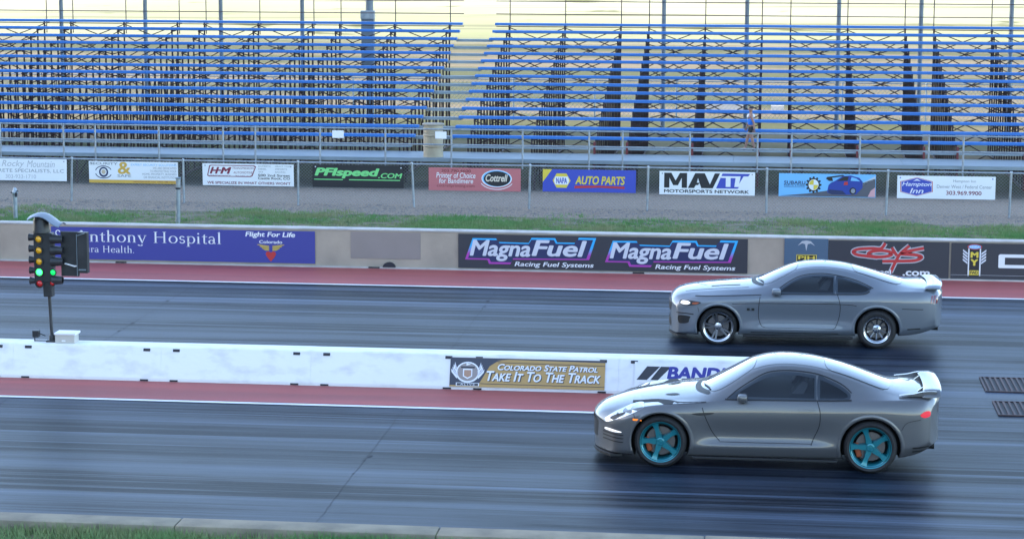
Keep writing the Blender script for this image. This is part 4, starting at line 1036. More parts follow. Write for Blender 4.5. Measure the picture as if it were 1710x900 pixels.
def wheel(car, x, z, ytrk, R_, W, rr, kind, m_rim, turn=0.):
    for sd in (-1, 1):
        e = bpy.data.objects.new('wheel', None); col.objects.link(e); e.parent = car.e; e.location = (x, sd*ytrk, z); e.rotation_euler = (0, turn+.3*sd, 0 if sd < 0 else math.pi)
        w = W/2
        t = MB(); t.lathe([(rr-.01, w*.9), (rr, w*.8), (rr+.012, w*.98), ((rr+R_)/2, w*1.06), (R_-.03, w*.96), (R_-.006, w*.78), (R_, w*.5), (R_, -w*.5), (R_-.006, -w*.78), (R_-.03, -w*.96), ((rr+R_)/2, -w*1.06), (rr+.012, -w*.98), (rr, -w*.8), (rr-.01, -w*.9)], (0, 0, 0), 'y', 48)
        for q in range(60):   # shallow tread blocks
            a = 2*math.pi*q/60; c, s_ = math.cos(a), math.sin(a); d = .004
            for yy in (-.32*W, .02*W):
                p = [Vector((c*(R_-.002)-s_*k, yy+j, s_*(R_-.002)+c*k)) for k, j in ((-.012, 0), (.012, .02), (.012, .3*W), (-.012, .28*W))]
                t.add([v[:] for v in p]+[(v+Vector((c, 0, s_))*d)[:] for v in p], [(4, 5, 6, 7), (0, 1, 5, 4), (1, 2, 6, 5), (2, 3, 7, 6), (3, 0, 4, 7)])
        t.build('tyre', M['rubber'], e, 40)
        y = -w*.80
        lip = MB(); lip.lathe([(rr-.004, y-.022), (rr+.008, y-.026), (rr+.008, y-.008), (rr-.012, y+.0), (rr-.03, y+.02), (rr-.04, y+.07), (rr-.045, w*.8)], (0, 0, 0), 'y', 48); rim = lip.build('rim', m_rim, e, 40)
        bk = MB(); bk.lathe([(rr-.046, w*.55), (.02, w*.55)], (0, 0, 0), 'y', 32); bk.build('backing', M['rim_dark'] if kind == 'drag' else M['well'], e)
        ds = MB(); ds.lathe([(rr*.30, y+.10), (rr*.30, y+.085), (rr*.72, y+.085), (rr*.72, y+.11)], (0, 0, 0), 'y', 36); ds.build('brake_disc', M['disc'], e, 30)
        if kind == 'star5':
            cp = MB(); cp.bbox(-rr*.78, -rr*.50, y+.06, y+.12, -.10, .10, .02); cp.build('caliper', M['caliper'], e)
        def spoke(a, pts, m):
            """pts: (radius, half width, front y, back y) from hub to lip"""
            b = MB(); V, F = [], []; ca, sa = math.cos(a), math.sin(a)
            for r_, hw, yf, yb in pts:
                for hh, yy in ((-hw, yb), (-hw*.75, yf), (hw*.75, yf), (hw, yb)): V.append((ca*r_-sa*hh, yy, sa*r_+ca*hh))
            k = len(pts)
            for i in range(k-1):
                for j in range(4): F.append((i*4+j, i*4+(j+1) % 4, (i+1)*4+(j+1) % 4, (i+1)*4+j))
            F += [(0, 1, 2, 3), tuple((k-1)*4+j for j in (3, 2, 1, 0))]
            b.add(V, F); b.build('spoke', m, rim, 30)
        if kind == 'star5':
            for q in range(5): spoke(R(90+72*q), [(.02, .045, y+.005, y+.06), (.075, .050, y+.0, y+.06), (rr*.6, .034, y+.004, y+.055), (rr*.85, .046, y-.004, y+.05), (rr-.012, .066, y-.01, y+.04)], m_rim)
            hub = [(.062, y+.02), (.055, y-.006), (.04, y-.010), (.034, y-.002), (0, y-.004)]
        elif kind == 'five':
            for q in range(5):
                for da in (-.16, .16): spoke(R(90+72*q)+da*.9, [(.03, .018, y+.03, y+.06), (.09, .02, y+.026, y+.06), (rr*.72, .017, y+.012, y+.045), (rr-.025, .024, y+.006, y+.04)], M['spoke_grey'])
            hub = [(.07, y+.05), (.06, y+.02), (.03, y+.014), (0, y+.014)]
        else:
            for q in range(10): spoke(R(36*q), [(.04, .012, y+.06, y+.09), (rr*.6, .012, y+.05, y+.075), (rr-.05, .017, y+.028, y+.06)], M['spoke_grey'])
            hub = [(.075, y+.09), (.07, y+.05), (.035, y+.035), (.03, y+.02), (0, y+.018)]
        hb = MB(); hb.lathe(hub, (0, 0, 0), 'y', 20); hb.build('hub', m_rim, rim, 40)
        for q in range(5):
            a = R(54+72*q); nb = MB(); nb.tube((math.cos(a)*.05, y-.002+(.02 if kind != 'star5' else 0), math.sin(a)*.05), (math.cos(a)*.05, y+.03, math.sin(a)*.05), .008, 6); nb.build('lug_nut', M['chrome'], rim)

def front_plate(car, name, pts, m, off=.004): return car.drape(name, pts, m, mode='front', off=off, grid=.06)

# ------------------------------------------------------------------ near car: gunmetal coupe with teal wheels
ST = [0, .03, .10, .20, .34, .50, .68, .86, 1.04, 1.22, 1.38, 1.50, 1.62, 1.76, 1.92, 2.08, 2.22, 2.40, 2.60, 2.80, 3.0, 3.2, 3.4, 3.58, 3.76, 3.92, 4.06, 4.18, 4.30, 4.42, 4.52, 4.60, 4.645, 4.67]
TG = dict(stations=[(x, 0) for x in ST],
  zt=[(0,.60),(.05,.655),(.2,.725),(.4,.785),(.7,.845),(1.1,.905),(1.36,.94),(1.48,.975),(1.62,1.05),(1.9,1.205),(2.15,1.335),(2.4,1.393),(2.6,1.403),(2.9,1.388),(3.3,1.312),(3.7,1.185),(4.0,1.075),(4.15,1.04),(4.45,1.035),(4.58,1.02),(4.64,.98),(4.67,.93)],
  dz=[(0,.02),(.3,.03),(1.2,.035),(1.45,.05),(1.7,.10),(2.0,.085),(2.3,.06),(2.6,.05),(3.2,.065),(3.7,.075),(4.05,.05),(4.25,.02),(4.67,.02)],
  wt=[(0,.42),(.2,.52),(.6,.60),(1.2,.66),(1.45,.70),(1.7,.69),(2.0,.61),(2.25,.565),(2.6,.55),(3.1,.55),(3.6,.57),(3.95,.60),(4.15,.66),(4.5,.66),(4.67,.60)],
  wb=[(0,.58),(.1,.66),(.3,.77),(.6,.85),(.95,.875),(1.4,.86),(2,.855),(2.6,.855),(3.2,.865),(3.76,.875),(4.2,.83),(4.5,.78),(4.67,.70)],
  zb=[(0,.56),(.1,.605),(.3,.70),(.6,.80),(.9,.845),(1.3,.875),(1.6,.90),(2,.925),(2.6,.94),(3.2,.955),(3.76,.975),(4.2,.985),(4.5,.985),(4.67,.90)],
  wm=[(0,.70),(.1,.80),(.3,.885),(.6,.93),(.95,.948),(1.35,.93),(1.7,.905),(2.4,.905),(3.0,.918),(3.4,.94),(3.76,.95),(4.15,.925),(4.45,.88),(4.67,.79)],
  zm=[(0,.45),(.3,.55),(.6,.66),(.95,.73),(1.4,.69),(2,.66),(2.8,.68),(3.4,.74),(3.76,.77),(4.2,.74),(4.67,.70)],
  wk=[(0,.715),(.1,.82),(.3,.90),(.6,.935),(.95,.945),(1.35,.915),(1.7,.855),(2.4,.85),(3.0,.87),(3.4,.93),(3.76,.945),(4.15,.925),(4.45,.885),(4.67,.80)],
  zk=[(0,.36),(.6,.46),(.95,.5),(1.5,.44),(2.2,.43),(3.0,.45),(3.76,.52),(4.67,.5)],
  wl=[(0,.72),(.1,.825),(.3,.905),(.6,.935),(.95,.94),(1.35,.92),(1.7,.915),(2.4,.915),(3.0,.92),(3.4,.93),(3.76,.94),(4.15,.92),(4.45,.88),(4.67,.80)],
  zl=[(0,.24),(.6,.26),(.95,.3),(1.5,.325),(2.2,.335),(3.0,.345),(3.76,.36),(4.3,.38),(4.67,.46)],
  ws=[(0,.70),(.1,.80),(.3,.88),(.6,.91),(1.35,.88),(2.4,.875),(3.4,.885),(3.76,.90),(4.15,.88),(4.67,.74)],
  zs=[(0,.15),(.6,.145),(1.2,.15),(2.4,.155),(3.5,.17),(4.1,.20),(4.45,.27),(4.67,.37)],
  zf=[(0,.16),(4.2,.20),(4.67,.38)],
  bulge=[(0,0),(1.4,0),(1.8,.012),(2.6,.02),(3.5,.015),(4.1,0),(4.67,0)],
  bowf=[(0,.24),(.3,.16),(.7,.05),(1.1,0),(4.67,0)], bowr=[(0,0),(3.9,0),(4.4,.05),(4.67,.15)])
G = Car('coupe_car', (-2.33, 30.44, .0), TG, 4.67, 'dark gunmetal grey coupe with teal wheels racing in the near lane', [(.95, .35, .395), (3.73, .35, .40)], M['paint_silver_grey'], ([(1.94,.975),(2.0,1.03),(2.17,1.13),(2.35,1.215),(2.56,1.25),(2.78,1.245),(2.98,1.215),(2.98,.98)], [(3.055,1.20),(3.16,1.165),(3.31,1.10),(3.41,1.04),(3.42,1.005),(3.37,.992),(3.055,.985)]))
G.arch(.95, .35, .395); G.arch(3.73, .35, .40)
wheel(G, .95, .35, .80, .35, .26, .268, 'star5', M['teal_rim'], .0); wheel(G, 3.73, .352, .80, .352, .28, .27, 'star5', M['teal_rim'], .0)
# glazing
wa, wq = G.both('side_window', crom([(1.86, .948), (1.98, 1.045), (2.16, 1.155), (2.34, 1.25), (2.55, 1.285), (2.78, 1.28), (3.0, 1.25), (3.0, 1.238), (3.005, .968), (2.95, .962), (2.4, .952)], 4), M['glass'])
G.both('quarter_window', crom([(3.03, 1.24), (3.15, 1.205), (3.32, 1.135), (3.44, 1.055), (3.455, .998), (3.40, .975), (3.2, .972), (3.03, .968)], 4), M['glass'])
for md in (1, -1):
    G.strip('window_trim', crom([(1.80, .935), (2.2, .94), (2.7, .948), (3.2, .958), (3.47, .972)], 4, False), .014, M['trim'], md, .007)
    G.strip('window_trim', crom([(1.83, .945), (1.97, 1.055), (2.15, 1.168), (2.34, 1.266), (2.55, 1.30), (2.8, 1.294), (3.05, 1.255), (3.33, 1.15), (3.47, 1.05)], 4, False), .012, M['trim'], md, .006)
    # door gap, sill gap, fuel door, bonnet gap
    G.strip('door_gap', crom([(1.50, .83), (1.545, .70), (1.64, .50), (1.74, .38)], 4, False), .011, M['seam'], md)
    G.strip('door_gap', crom([(3.02, .945), (3.06, .80), (3.05, .62), (2.98, .45), (2.95, .36)], 4, False), .011, M['seam'], md)
    G.strip('door_gap', [(1.74, .372), (2.3, .372), (2.95, .378)], .007, M['seam'], md)
    G.strip('bonnet_gap', crom([(.55, .795), (.9, .848), (1.25, .872), (1.55, .895)], 4, False), .011, M['seam'], md)
    G.strip('bumper_gap', crom([(.62, .60), (.60, .68), (.56, .76)], 4, False), .007, M['seam'], md)
    G.strip('bumper_gap', crom([(4.13, .60), (4.2, .70), (4.38, .74)], 4, False), .007, M['seam'], md)
    G.drape('fender_vent', crom([(1.36, .745), (1.46, .76), (1.66, .765), (1.60, .74), (1.48, .725)], 3), M['trim'], md, .004)
    h = G.drape('door_handle', [(2.78, .815), (2.98, .822), (2.985, .842), (2.78, .838)], G.paint, md, .004, thick=.018)
    # lamps
    hl = G.drape('headlight', crom([(.17, .565), (.24, .635), (.36, .71), (.52, .775), (.66, .81), (.72, .805), (.60, .735), (.46, .665), (.32, .60), (.22, .56)], 4), M['lamp_clear'], md, .005)
    G.drape('headlight_bezel', crom([(.26, .615), (.36, .675), (.48, .715), (.40, .655), (.31, .60)], 3), M['trim'], md, .009, parent=hl)
    G.drape('side_marker', [(.58, .632), (.70, .632), (.69, .655), (.575, .658)], M['lamp_amber'], md, .006)
    G.drape('running_lamp', crom([(.20, .445), (.40, .45), (.42, .465), (.30, .48), (.20, .475)], 3), M['lamp_lit'], md, .006)
    for z in (.36, .405, .31): G.drape('intake_slat', [(.16, z), (.44, z+.005), (.46, z+.02), (.16, z+.018)], M['trim'], md, .004)
    G.drape('tail_lamp', crom([(4.37, .80), (4.43, .845), (4.50, .84), (4.50, .78), (4.42, .765)], 4), M['lamp_red_lit'], md, .006)
    G.drape('rear_vent', [(4.28, .30), (4.5, .31), (4.5, .325), (4.28, .32)], M['trim'], md, .004); G.drape('rear_vent', [(4.28, .35), (4.5, .36), (4.5, .378), (4.28, .37)], M['trim'], md, .004)
# windscreen, rear screen, roof gutters
G.drape('windscreen', crom([(1.46, 0), (1.50, .30), (1.60, .55), (1.70, .635), (1.85, .615), (2.04, .545), (2.16, .45), (2.20, .2), (2.21, 0), (2.20, -.2), (2.16, -.45), (2.04, -.545), (1.85, -.615), (1.70, -.635), (1.60, -.55), (1.50, -.30)], 4), M['screen'], 'top', .005)
G.drape('rear_screen', crom([(3.12, 0), (3.14, .35), (3.22, .46), (3.55, .485), (3.85, .51), (3.96, .45), (4.0, .2), (4.0, 0), (4.0, -.2), (3.96, -.45), (3.85, -.51), (3.55, -.485), (3.22, -.46), (3.14, -.35)], 4), M['screen'], 'top', .005)
for sd in (-1, 1):
    G.strip('roof_gutter', crom([(2.16, sd*.50), (2.5, sd*.465), (3.0, sd*.47), (3.5, sd*.51), (3.9, sd*.545)], 5, False), .012, M['seam'], 'top', .004)
    G.drape('bonnet_duct', crom([(.98, sd*.32), (1.06, sd*.40), (1.18, sd*.42), (1.12, sd*.33)], 3), M['trim'], 'top', .006)
    G.strip('wiper', [(1.50, sd*.1), (1.60, sd*.5)], .02, M['trim'], 'top', .02)
    # mirrors
    mr = G.part('mirror', lambda b: b.bbox(1.965, 2.10, sd*.93-.085, sd*.93+.085, .935, 1.035, .035), G.paint, 40)
    G.part('mirror_stalk', lambda b: b.tube((2.04, sd*.86, .915), (2.04, sd*.93, .955), .025, 8), M['trim'], 40, mr)
G.drape('cowl', crom([(1.38, 0), (1.42, .35), (1.55, .62), (1.60, .60), (1.51, .3), (1.47, 0), (1.51, -.3), (1.60, -.60), (1.55, -.62), (1.42, -.35)], 3), M['trim'], 'top', .004)
# front intake and lip
front_plate(G, 'grille', [(-.42, .30), (.42, .30), (.46, .52), (.36, .56), (-.36, .56), (-.46, .52)], M['trim'])
front_plate(G, 'number_plate', [(-.15, .47), (.15, .47), (.15, .55), (-.15, .55)], M['white_card'], .012)
def lip(b):
    pts = [(.02+.24*(abs(y)/.80)**2.8-.02, y) for y in np.linspace(-.84, .84, 17)]
    o = [(x, y) for x, y in pts]+[(x+.16, y*.97) for x, y in pts[::-1]]
    b.prism(o, .118, .148, 'xy')
G.part('front_lip', lip, M['trim'])
for sd in (-1, 1): G.part('side_skirt', lambda b: b.bbox(1.38, 3.30, sd*.885-.03, sd*.885+.03, .125, .165, .01), M['trim'])
# rear wing
def wing(b):
    n = 20; V = []; prof = [(4.44, .0), (4.47, .018), (4.55, .024), (4.66, .020), (4.68, .004), (4.54, .0)]
    for i in range(n+1):
        q = -1+2*i/n; y = q*.74; dz = 0.0 if abs(q) < .86 else -.18*((abs(q)-.86)/.14)**2; bow = .05*q*q
        V += [(x-bow*.8, y, 1.08+h+dz*.4) for x, h in prof]
    k = len(prof); F = [(i*k+j, (i+1)*k+j, (i+1)*k+(j+1) % k, i*k+(j+1) % k) for i in range(n) for j in range(k)]
    F += [tuple(range(k)), tuple(n*k+j for j in range(k-1, -1, -1))]; b.add(V, F)
wg = G.part('rear_wing', wing, G.paint, 50)
for y in (-.40, .40): G.part('wing_post', lambda b: b.prism([(4.34, 1.02), (4.52, 1.02), (4.56, 1.085), (4.42, 1.085)], y-.022, y+.022), G.paint, None, wg)
for y in (-.69, .69): G.part('wing_end', lambda b: b.prism(crom([(4.10, 1.025), (4.36, 1.02), (4.54, 1.02), (4.57, 1.05), (4.59, 1.09), (4.42, 1.085), (4.28, 1.05)], 3), y-.03, y+.03), G.paint, 40, wg)
for y in (-.55, -.42, .42, .55): G.part('exhaust_tip', lambda b: b.lathe([(.045, 4.45), (.05, 4.585), (.042, 4.585), (.04, 4.45)], (0, y, .33), 'x', 16), M['trim'], 40)

# ------------------------------------------------------------------ far car: blue grey fastback
ST = [0, .03, .09, .18, .30, .46, .62, .78, .94, 1.10, 1.28, 1.44, 1.56, 1.68, 1.82, 1.98, 2.14, 2.30, 2.50, 2.70, 2.9, 3.1, 3.3, 3.48, 3.66, 3.84, 4.0, 4.14, 4.28, 4.42, 4.54, 4.64, 4.70, 4.75]
TM = dict(stations=[(x, 0) for x in ST],
  zt=[(0,.70),(.05,.79),(.15,.85),(.35,.90),(.7,.945),(1.1,.985),(1.4,1.01),(1.52,1.035),(1.68,1.11),(1.95,1.235),(2.2,1.33),(2.45,1.372),(2.7,1.38),(3.0,1.357),(3.35,1.285),(3.7,1.185),(4.0,1.10),(4.2,1.06),(4.5,1.05),(4.64,1.04),(4.71,.99),(4.75,.93)],
  dz=[(0,.02),(.3,.035),(1.2,.045),(1.5,.06),(1.72,.10),(2.0,.085),(2.3,.06),(2.7,.055),(3.2,.065),(3.7,.075),(4.05,.05),(4.3,.025),(4.75,.02)],
  wt=[(0,.50),(.2,.58),(.6,.64),(1.2,.68),(1.5,.71),(1.74,.69),(2.0,.615),(2.3,.565),(2.6,.55),(3.1,.55),(3.6,.575),(3.95,.61),(4.15,.66),(4.5,.67),(4.75,.62)],
  wb=[(0,.68),(.1,.73),(.3,.80),(.6,.86),(.9,.88),(1.4,.865),(2,.86),(2.6,.86),(3.2,.865),(3.66,.885),(4.1,.86),(4.5,.81),(4.75,.74)],
  zb=[(0,.65),(.1,.73),(.3,.80),(.6,.845),(.9,.865),(1.3,.88),(1.6,.895),(2,.91),(2.6,.925),(3.0,.935),(3.3,.955),(3.66,.985),(4.1,.995),(4.5,.99),(4.75,.90)],
  wm=[(0,.76),(.1,.82),(.3,.88),(.6,.925),(.9,.945),(1.35,.925),(1.7,.915),(2.4,.915),(3.0,.92),(3.3,.94),(3.6,.955),(4.0,.945),(4.4,.90),(4.75,.81)],
  zm=[(0,.50),(.3,.60),(.6,.68),(.9,.73),(1.4,.74),(2,.745),(2.8,.75),(3.3,.76),(3.6,.77),(4.1,.76),(4.75,.72)],
  wk=[(0,.77),(.1,.83),(.3,.89),(.6,.93),(.9,.945),(1.35,.905),(1.7,.87),(2.4,.865),(3.0,.88),(3.3,.93),(3.6,.95),(4.0,.94),(4.4,.90),(4.75,.82)],
  zk=[(0,.38),(.6,.46),(.9,.5),(1.5,.47),(2.2,.46),(3.0,.47),(3.6,.52),(4.75,.5)],
  wl=[(0,.78),(.1,.84),(.3,.90),(.6,.93),(.9,.94),(1.35,.915),(1.7,.91),(2.4,.91),(3.0,.915),(3.6,.94),(4.0,.93),(4.4,.89),(4.75,.80)],
  zl=[(0,.24),(.6,.27),(.9,.3),(1.5,.31),(2.2,.31),(3.0,.32),(3.6,.35),(4.3,.38),(4.75,.46)],
  ws=[(0,.76),(.1,.82),(.3,.87),(.6,.90),(1.35,.875),(2.4,.87),(3.4,.88),(3.6,.90),(4.1,.88),(4.75,.76)],
  zs=[(0,.165),(.6,.165),(1.2,.18),(2.4,.185),(3.5,.20),(4.15,.23),(4.5,.29),(4.75,.37)],
  zf=[(0,.18),(4.2,.23),(4.75,.38)],
  bulge=[(0,0),(1.5,0),(1.9,.012),(2.6,.02),(3.5,.015),(4.1,0),(4.75,0)],
  bowf=[(0,.17),(.3,.12),(.7,.04),(1.1,0),(4.75,0)], bowr=[(0,0),(3.9,0),(4.4,.05),(4.75,.14)])
F_ = Car('coupe_car', (-1.72, 39.54, 0), TM, 4.75, 'blue grey fastback coupe with silver wheels racing in the far lane', [(.885, .325, .375), (3.605, .335, .385)], M['paint_blue_grey'], ([(1.94,.942),(2.0,.995),(2.13,1.08),(2.31,1.16),(2.5,1.196),(2.72,1.20),(2.85,1.188),(2.85,.948)], [(2.925,1.178),(3.05,1.152),(3.25,1.10),(3.4,1.05),(3.46,1.025),(3.41,.985),(3.33,.965),(2.925,.958)]))
F_.arch(.885, .325, .375); F_.arch(3.605, .335, .385)
wheel(F_, .885, .325, .80, .325, .20, .255, 'five', M['chrome'], .0); wheel(F_, 3.605, .335, .79, .335, .28, .225, 'drag', M['chrome'], .0)
F_.both('side_window', crom([(1.86, .918), (1.97, 1.01), (2.12, 1.105), (2.30, 1.185), (2.50, 1.222), (2.72, 1.228), (2.86, 1.215), (2.87, 1.20), (2.88, .94), (2.82, .93), (2.4, .922)], 4), M['glass'])
F_.both('quarter_window', crom([(2.90, 1.208), (3.05, 1.18), (3.25, 1.125), (3.42, 1.065), (3.50, 1.03), (3.44, .985), (3.34, .95), (3.1, .942), (2.90, .938)], 4), M['glass'])
for md in (1, -1):
    F_.strip('window_trim', crom([(1.80, .903), (2.2, .912), (2.7, .92), (3.1, .93), (3.36, .942), (3.47, .985)], 4, False), .013, M['trim'], md, .007)
    F_.strip('window_trim', crom([(1.83, .915), (1.96, 1.02), (2.11, 1.118), (2.29, 1.20), (2.5, 1.238), (2.74, 1.243), (3.05, 1.195), (3.3, 1.125), (3.53, 1.032)], 4, False), .011, M['trim'], md, .006)
    F_.strip('door_gap', crom([(1.60, .86), (1.58, .70), (1.58, .5), (1.63, .36), (1.70, .33)], 4, False), .011, M['seam'], md)
    F_.strip('door_gap', crom([(2.92, .925), (2.97, .75), (2.96, .55), (2.90, .36), (2.85, .33)], 4, False), .011, M['seam'], md)
    F_.strip('door_gap', [(1.70, .33), (2.85, .33)], .007, M['seam'], md)
    F_.strip('body_crease_shade', crom([(1.12, .735), (1.6, .752), (2.2, .76), (2.8, .765), (3.15, .757), (3.25, .74)], 4, False), .010, M['seam'], md, .002)  # shade along the side crease painted as a thin dark strip
    F_.strip('bonnet_gap', crom([(.48, .835), (.85, .858), (1.2, .872), (1.62, .89)], 4, False), .011, M['seam'], md)
    F_.strip('bumper_gap', crom([(.56, .48), (.55, .58), (.53, .66)], 4, False), .007, M['seam'], md)
    F_.strip('bumper_gap', [(4.02, .71), (4.2, .705), (4.38, .70)], .012, M['seam'], md)
    F_.drape('door_handle', [(2.66, .782), (2.86, .79), (2.865, .81), (2.66, .805)], M['paint_blue_grey'], md, .004, thick=.022)
    bz = F_.drape('headlight', crom([(.215, .69), (.24, .755), (.40, .762), (.56, .748), (.58, .73), (.48, .695), (.34, .672)], 4), M['trim'], md, .005)
    F_.drape('lamp_unit', crom([(.235, .70), (.26, .745), (.36, .748), (.40, .72), (.34, .69)], 4), M['lamp_lit'], md, .009, parent=bz)
    F_.drape('turn_lamp', crom([(.43, .71), (.46, .735), (.55, .74), (.54, .722), (.49, .705)], 3), M['lamp_amber'] if False else M['caliper'], md, .009, parent=bz)
    F_.drape('intake', crom([(.20, .37), (.19, .48), (.27, .50), (.40, .49), (.385, .44), (.37, .385), (.28, .36)], 4), M['trim'], md, .005)
    F_.strip('bumper_line', crom([(.16, .535), (.3, .54), (.46, .53)], 3, False), .018, M['lamp_clear'] if False else M['seam'], md, .003)
    F_.strip('sill_line', [(1.45, .245), (2.2, .243), (2.95, .248)], .014, M['seam'], md, .004)
    F_.drape('rear_reflector', [(4.12, .345), (4.34, .36), (4.34, .38), (4.12, .365)], M['trim'], md, .005)
    for k in range(3): F_.drape('tail_lamp', [(4.50+.045*k, .80), (4.53+.045*k, .80), (4.55+.045*k, .93), (4.52+.045*k, .93)], M['lamp_red'], md, .006)
    # engine size badge
    for dx, pts in ((0, [(0, .0), (.05, .0), (.05, .028), (.015, .028), (.015, .034), (.05, .034), (.05, .045), (0, .045), (0, .02), (.035, .02), (.035, .012), (0, .012)]), (.06, [(0, 0), (.012, 0), (.012, .012), (0, .012)]), (.08, [(0, 0), (.05, 0), (.05, .045), (0, .045)])):
        F_.drape('badge', [(1.375+dx+(a if md == 1 else .05-a), .62+b) for a, b in (pts if md == 1 else pts[::-1])], M['trim'], md, .006)
F_.drape('windscreen', crom([(1.52, 0), (1.56, .32), (1.66, .57), (1.76, .64), (1.90, .615), (2.08, .55), (2.20, .45), (2.24, .2), (2.25, 0), (2.24, -.2), (2.20, -.45), (2.08, -.55), (1.90, -.615), (1.76, -.64), (1.66, -.57), (1.56, -.32)], 4), M['screen'], 'top', .005)
F_.drape('rear_screen', crom([(3.18, 0), (3.2, .35), (3.28, .46), (3.6, .49), (3.9, .52), (4.0, .45), (4.05, .2), (4.05, 0), (4.05, -.2), (4.0, -.45), (3.9, -.52), (3.6, -.49), (3.28, -.46), (3.2, -.35)], 4), M['screen'], 'top', .005)
for sd in (-1, 1):
    F_.strip('roof_gutter', crom([(2.2, sd*.50), (2.5, sd*.465), (3.0, sd*.47), (3.5, sd*.515), (3.95, sd*.56)], 5, False), .012, M['seam'], 'top', .004)
    F_.strip('bonnet_vent', [(.75, sd*.30), (1.25, sd*.36)], .05, M['trim'], 'top', .004)
    F_.strip('bonnet_crease_shade', crom([(.3, sd*.46), (.8, sd*.53), (1.4, sd*.58)], 4, False), .02, M['seam'], 'top', .002)  # dark strip stands in for the shade line of the bonnet crease
    F_.strip('wiper', [(1.55, sd*.1), (1.66, sd*.5)], .02, M['trim'], 'top', .02)
    mr = F_.part('mirror', lambda b: b.bbox(1.80, 1.96, sd*.94-.09, sd*.94+.09, .915, 1.02, .035), F_.paint, 40)
    F_.part('mirror_stalk', lambda b: b.tube((1.89, sd*.86, .895), (1.89, sd*.94, .94), .022, 8), M['trim'], 40, mr)
F_.drape('cowl', crom([(1.44, 0), (1.48, .35), (1.61, .62), (1.66, .60), (1.57, .3), (1.53, 0), (1.57, -.3), (1.66, -.60), (1.61, -.62), (1.48, -.35)], 3), M['trim'], 'top', .004)
front_plate(F_, 'grille', [(-.44, .53), (.44, .53), (.52, .66), (.44, .72), (-.44, .72), (-.52, .66)], M['trim'])
front_plate(F_, 'lower_grille', [(-.50, .26), (.50, .26), (.46, .40), (-.46, .40)], M['trim'])
def lip2(b):
    pts = [(.02+.17*(abs(y)/.82)**2.8-.02, y) for y in np.linspace(-.84, .84, 17)]
    b.prism([(x, y) for x, y in pts]+[(x+.16, y*.97) for x, y in pts[::-1]], .135, .165, 'xy')
F_.part('front_lip', lip2, M['trim'])
for sd in (-1, 1): F_.part('side_skirt', lambda b: b.bbox(1.32, 3.20, sd*.88-.03, sd*.88+.03, .155, .195, .01), M['trim'])
def wing2(b):
    n = 20; V = []; prof = [(4.48, .0), (4.53, .018), (4.62, .022), (4.73, .016), (4.745, .0), (4.6, -.004)]
    for i in range(n+1):
        q = -1+2*i/n; y = q*.76; dz = -.085*max(0, (abs(q)-.8)/.2)**2; bow = .08*q*q
        V += [(x-bow, y, 1.066+h+dz*.4) for x, h in prof]
    k = len(prof); F = [(i*k+j, (i+1)*k+j, (i+1)*k+(j+1) % k, i*k+(j+1) % k) for i in range(n) for j in range(k)]
    F += [tuple(range(k)), tuple(n*k+j for j in range(k-1, -1, -1))]; b.add(V, F)
wg = F_.part('rear_spoiler', wing2, F_.paint, 50)
for y in (-.55, .55): F_.part('spoiler_post', lambda b: b.prism([(4.40, 1.03), (4.60, 1.03), (4.62, 1.07), (4.50, 1.07)], y-.03, y+.03), F_.paint, None, wg)
for y in (-.62, .62): F_.part('exhaust_tip', lambda b: b.lathe([(.042, 4.5), (.046, 4.655), (.038, 4.655), (.035, 4.5)], (0, y, .35), 'x', 16), M['trim'], 40)

def cabin(car, xs, xw, zb):
    for sd in (-1, 1):
        st = car.part('seat_back', lambda b: b.prism(crom([(xs-.04, zb-.02), (xs+.10, zb-.02), (xs+.19, zb+.12), (xs+.17, zb+.19), (xs+.10, zb+.17), (xs+.02, zb+.06)], 3), sd*.37-.17, sd*.37+.17), M['seat_cloth'], 40)
        car.part('headrest', lambda b: b.bbox(xs+.13, xs+.22, sd*.37-.11, sd*.37+.11, zb+.17, zb+.27, .03), M['seat_cloth'], 40, st)
    car.part('steering_wheel', lambda b: [b.tube((xw+.03*math.sin(R(a)), .37+.17*math.cos(R(a)), zb+.02+.13*math.sin(R(a))), (xw+.03*math.sin(R(a+20)), .37+.17*math.cos(R(a+20)), zb+.02+.13*math.sin(R(a+20))), .014, 6) for a in range(0, 180, 20)], M['trim'])
cabin(G, 2.70, 2.18, .96); cabin(F_, 2.62, 2.12, .93)

# ================================================================== person on the front foot plank
PX, PYY, PZ, S = -.54, 63.28, 1.012, 1.235
M['skin'] = mat('skin', (.30, .17, .125), .6); M['hair'] = mat('dark_hair', (.03, .022, .02), .7); M['shirt_white'] = mat('white_cloth', (.70, .70, .72), .8); M['shirt_blue'] = mat('blue_cloth', (.02, .17, .62), .8); M['shorts'] = mat('dark_shorts', (.015, .018, .022), .8); M['shoe'] = mat('dark_shoe', (.03, .03, .035), .6)
def skin(name, verts, edges, radii, m, parent, root=0, lv=2):
    me = bpy.data.meshes.new(name); me.from_pydata([(PX+x*S, PYY+y*S, PZ+z*S) for x, y, z in verts], edges, [])
    o = bpy.data.objects.new(name, me); col.objects.link(o)
    md = o.modifiers.new('k', 'SKIN'); md.use_smooth_shade = True
    for i, r in enumerate(radii):
        rr = r if isinstance(r, tuple) else (r, r); me.skin_vertices[0].data[i].radius = (rr[0]*S, rr[1]*S)
    me.skin_vertices[0].data[root].use_root = True
    s2 = o.modifiers.new('s', 'SUBSURF'); s2.levels = lv; s2.render_levels = lv
    m2 = evaluated(o); o.modifiers.clear(); o.data = m2; m2.materials.clear(); m2.materials.append(m)
    m2.polygons.foreach_set('use_smooth', [True]*len(m2.polygons)); o.parent = parent.e; o.matrix_parent_inverse = parent.inv; return o
t = Thing('person', (PX, PYY, PZ), 'person in blue and white top and dark shorts walking along the bleachers', 'person')
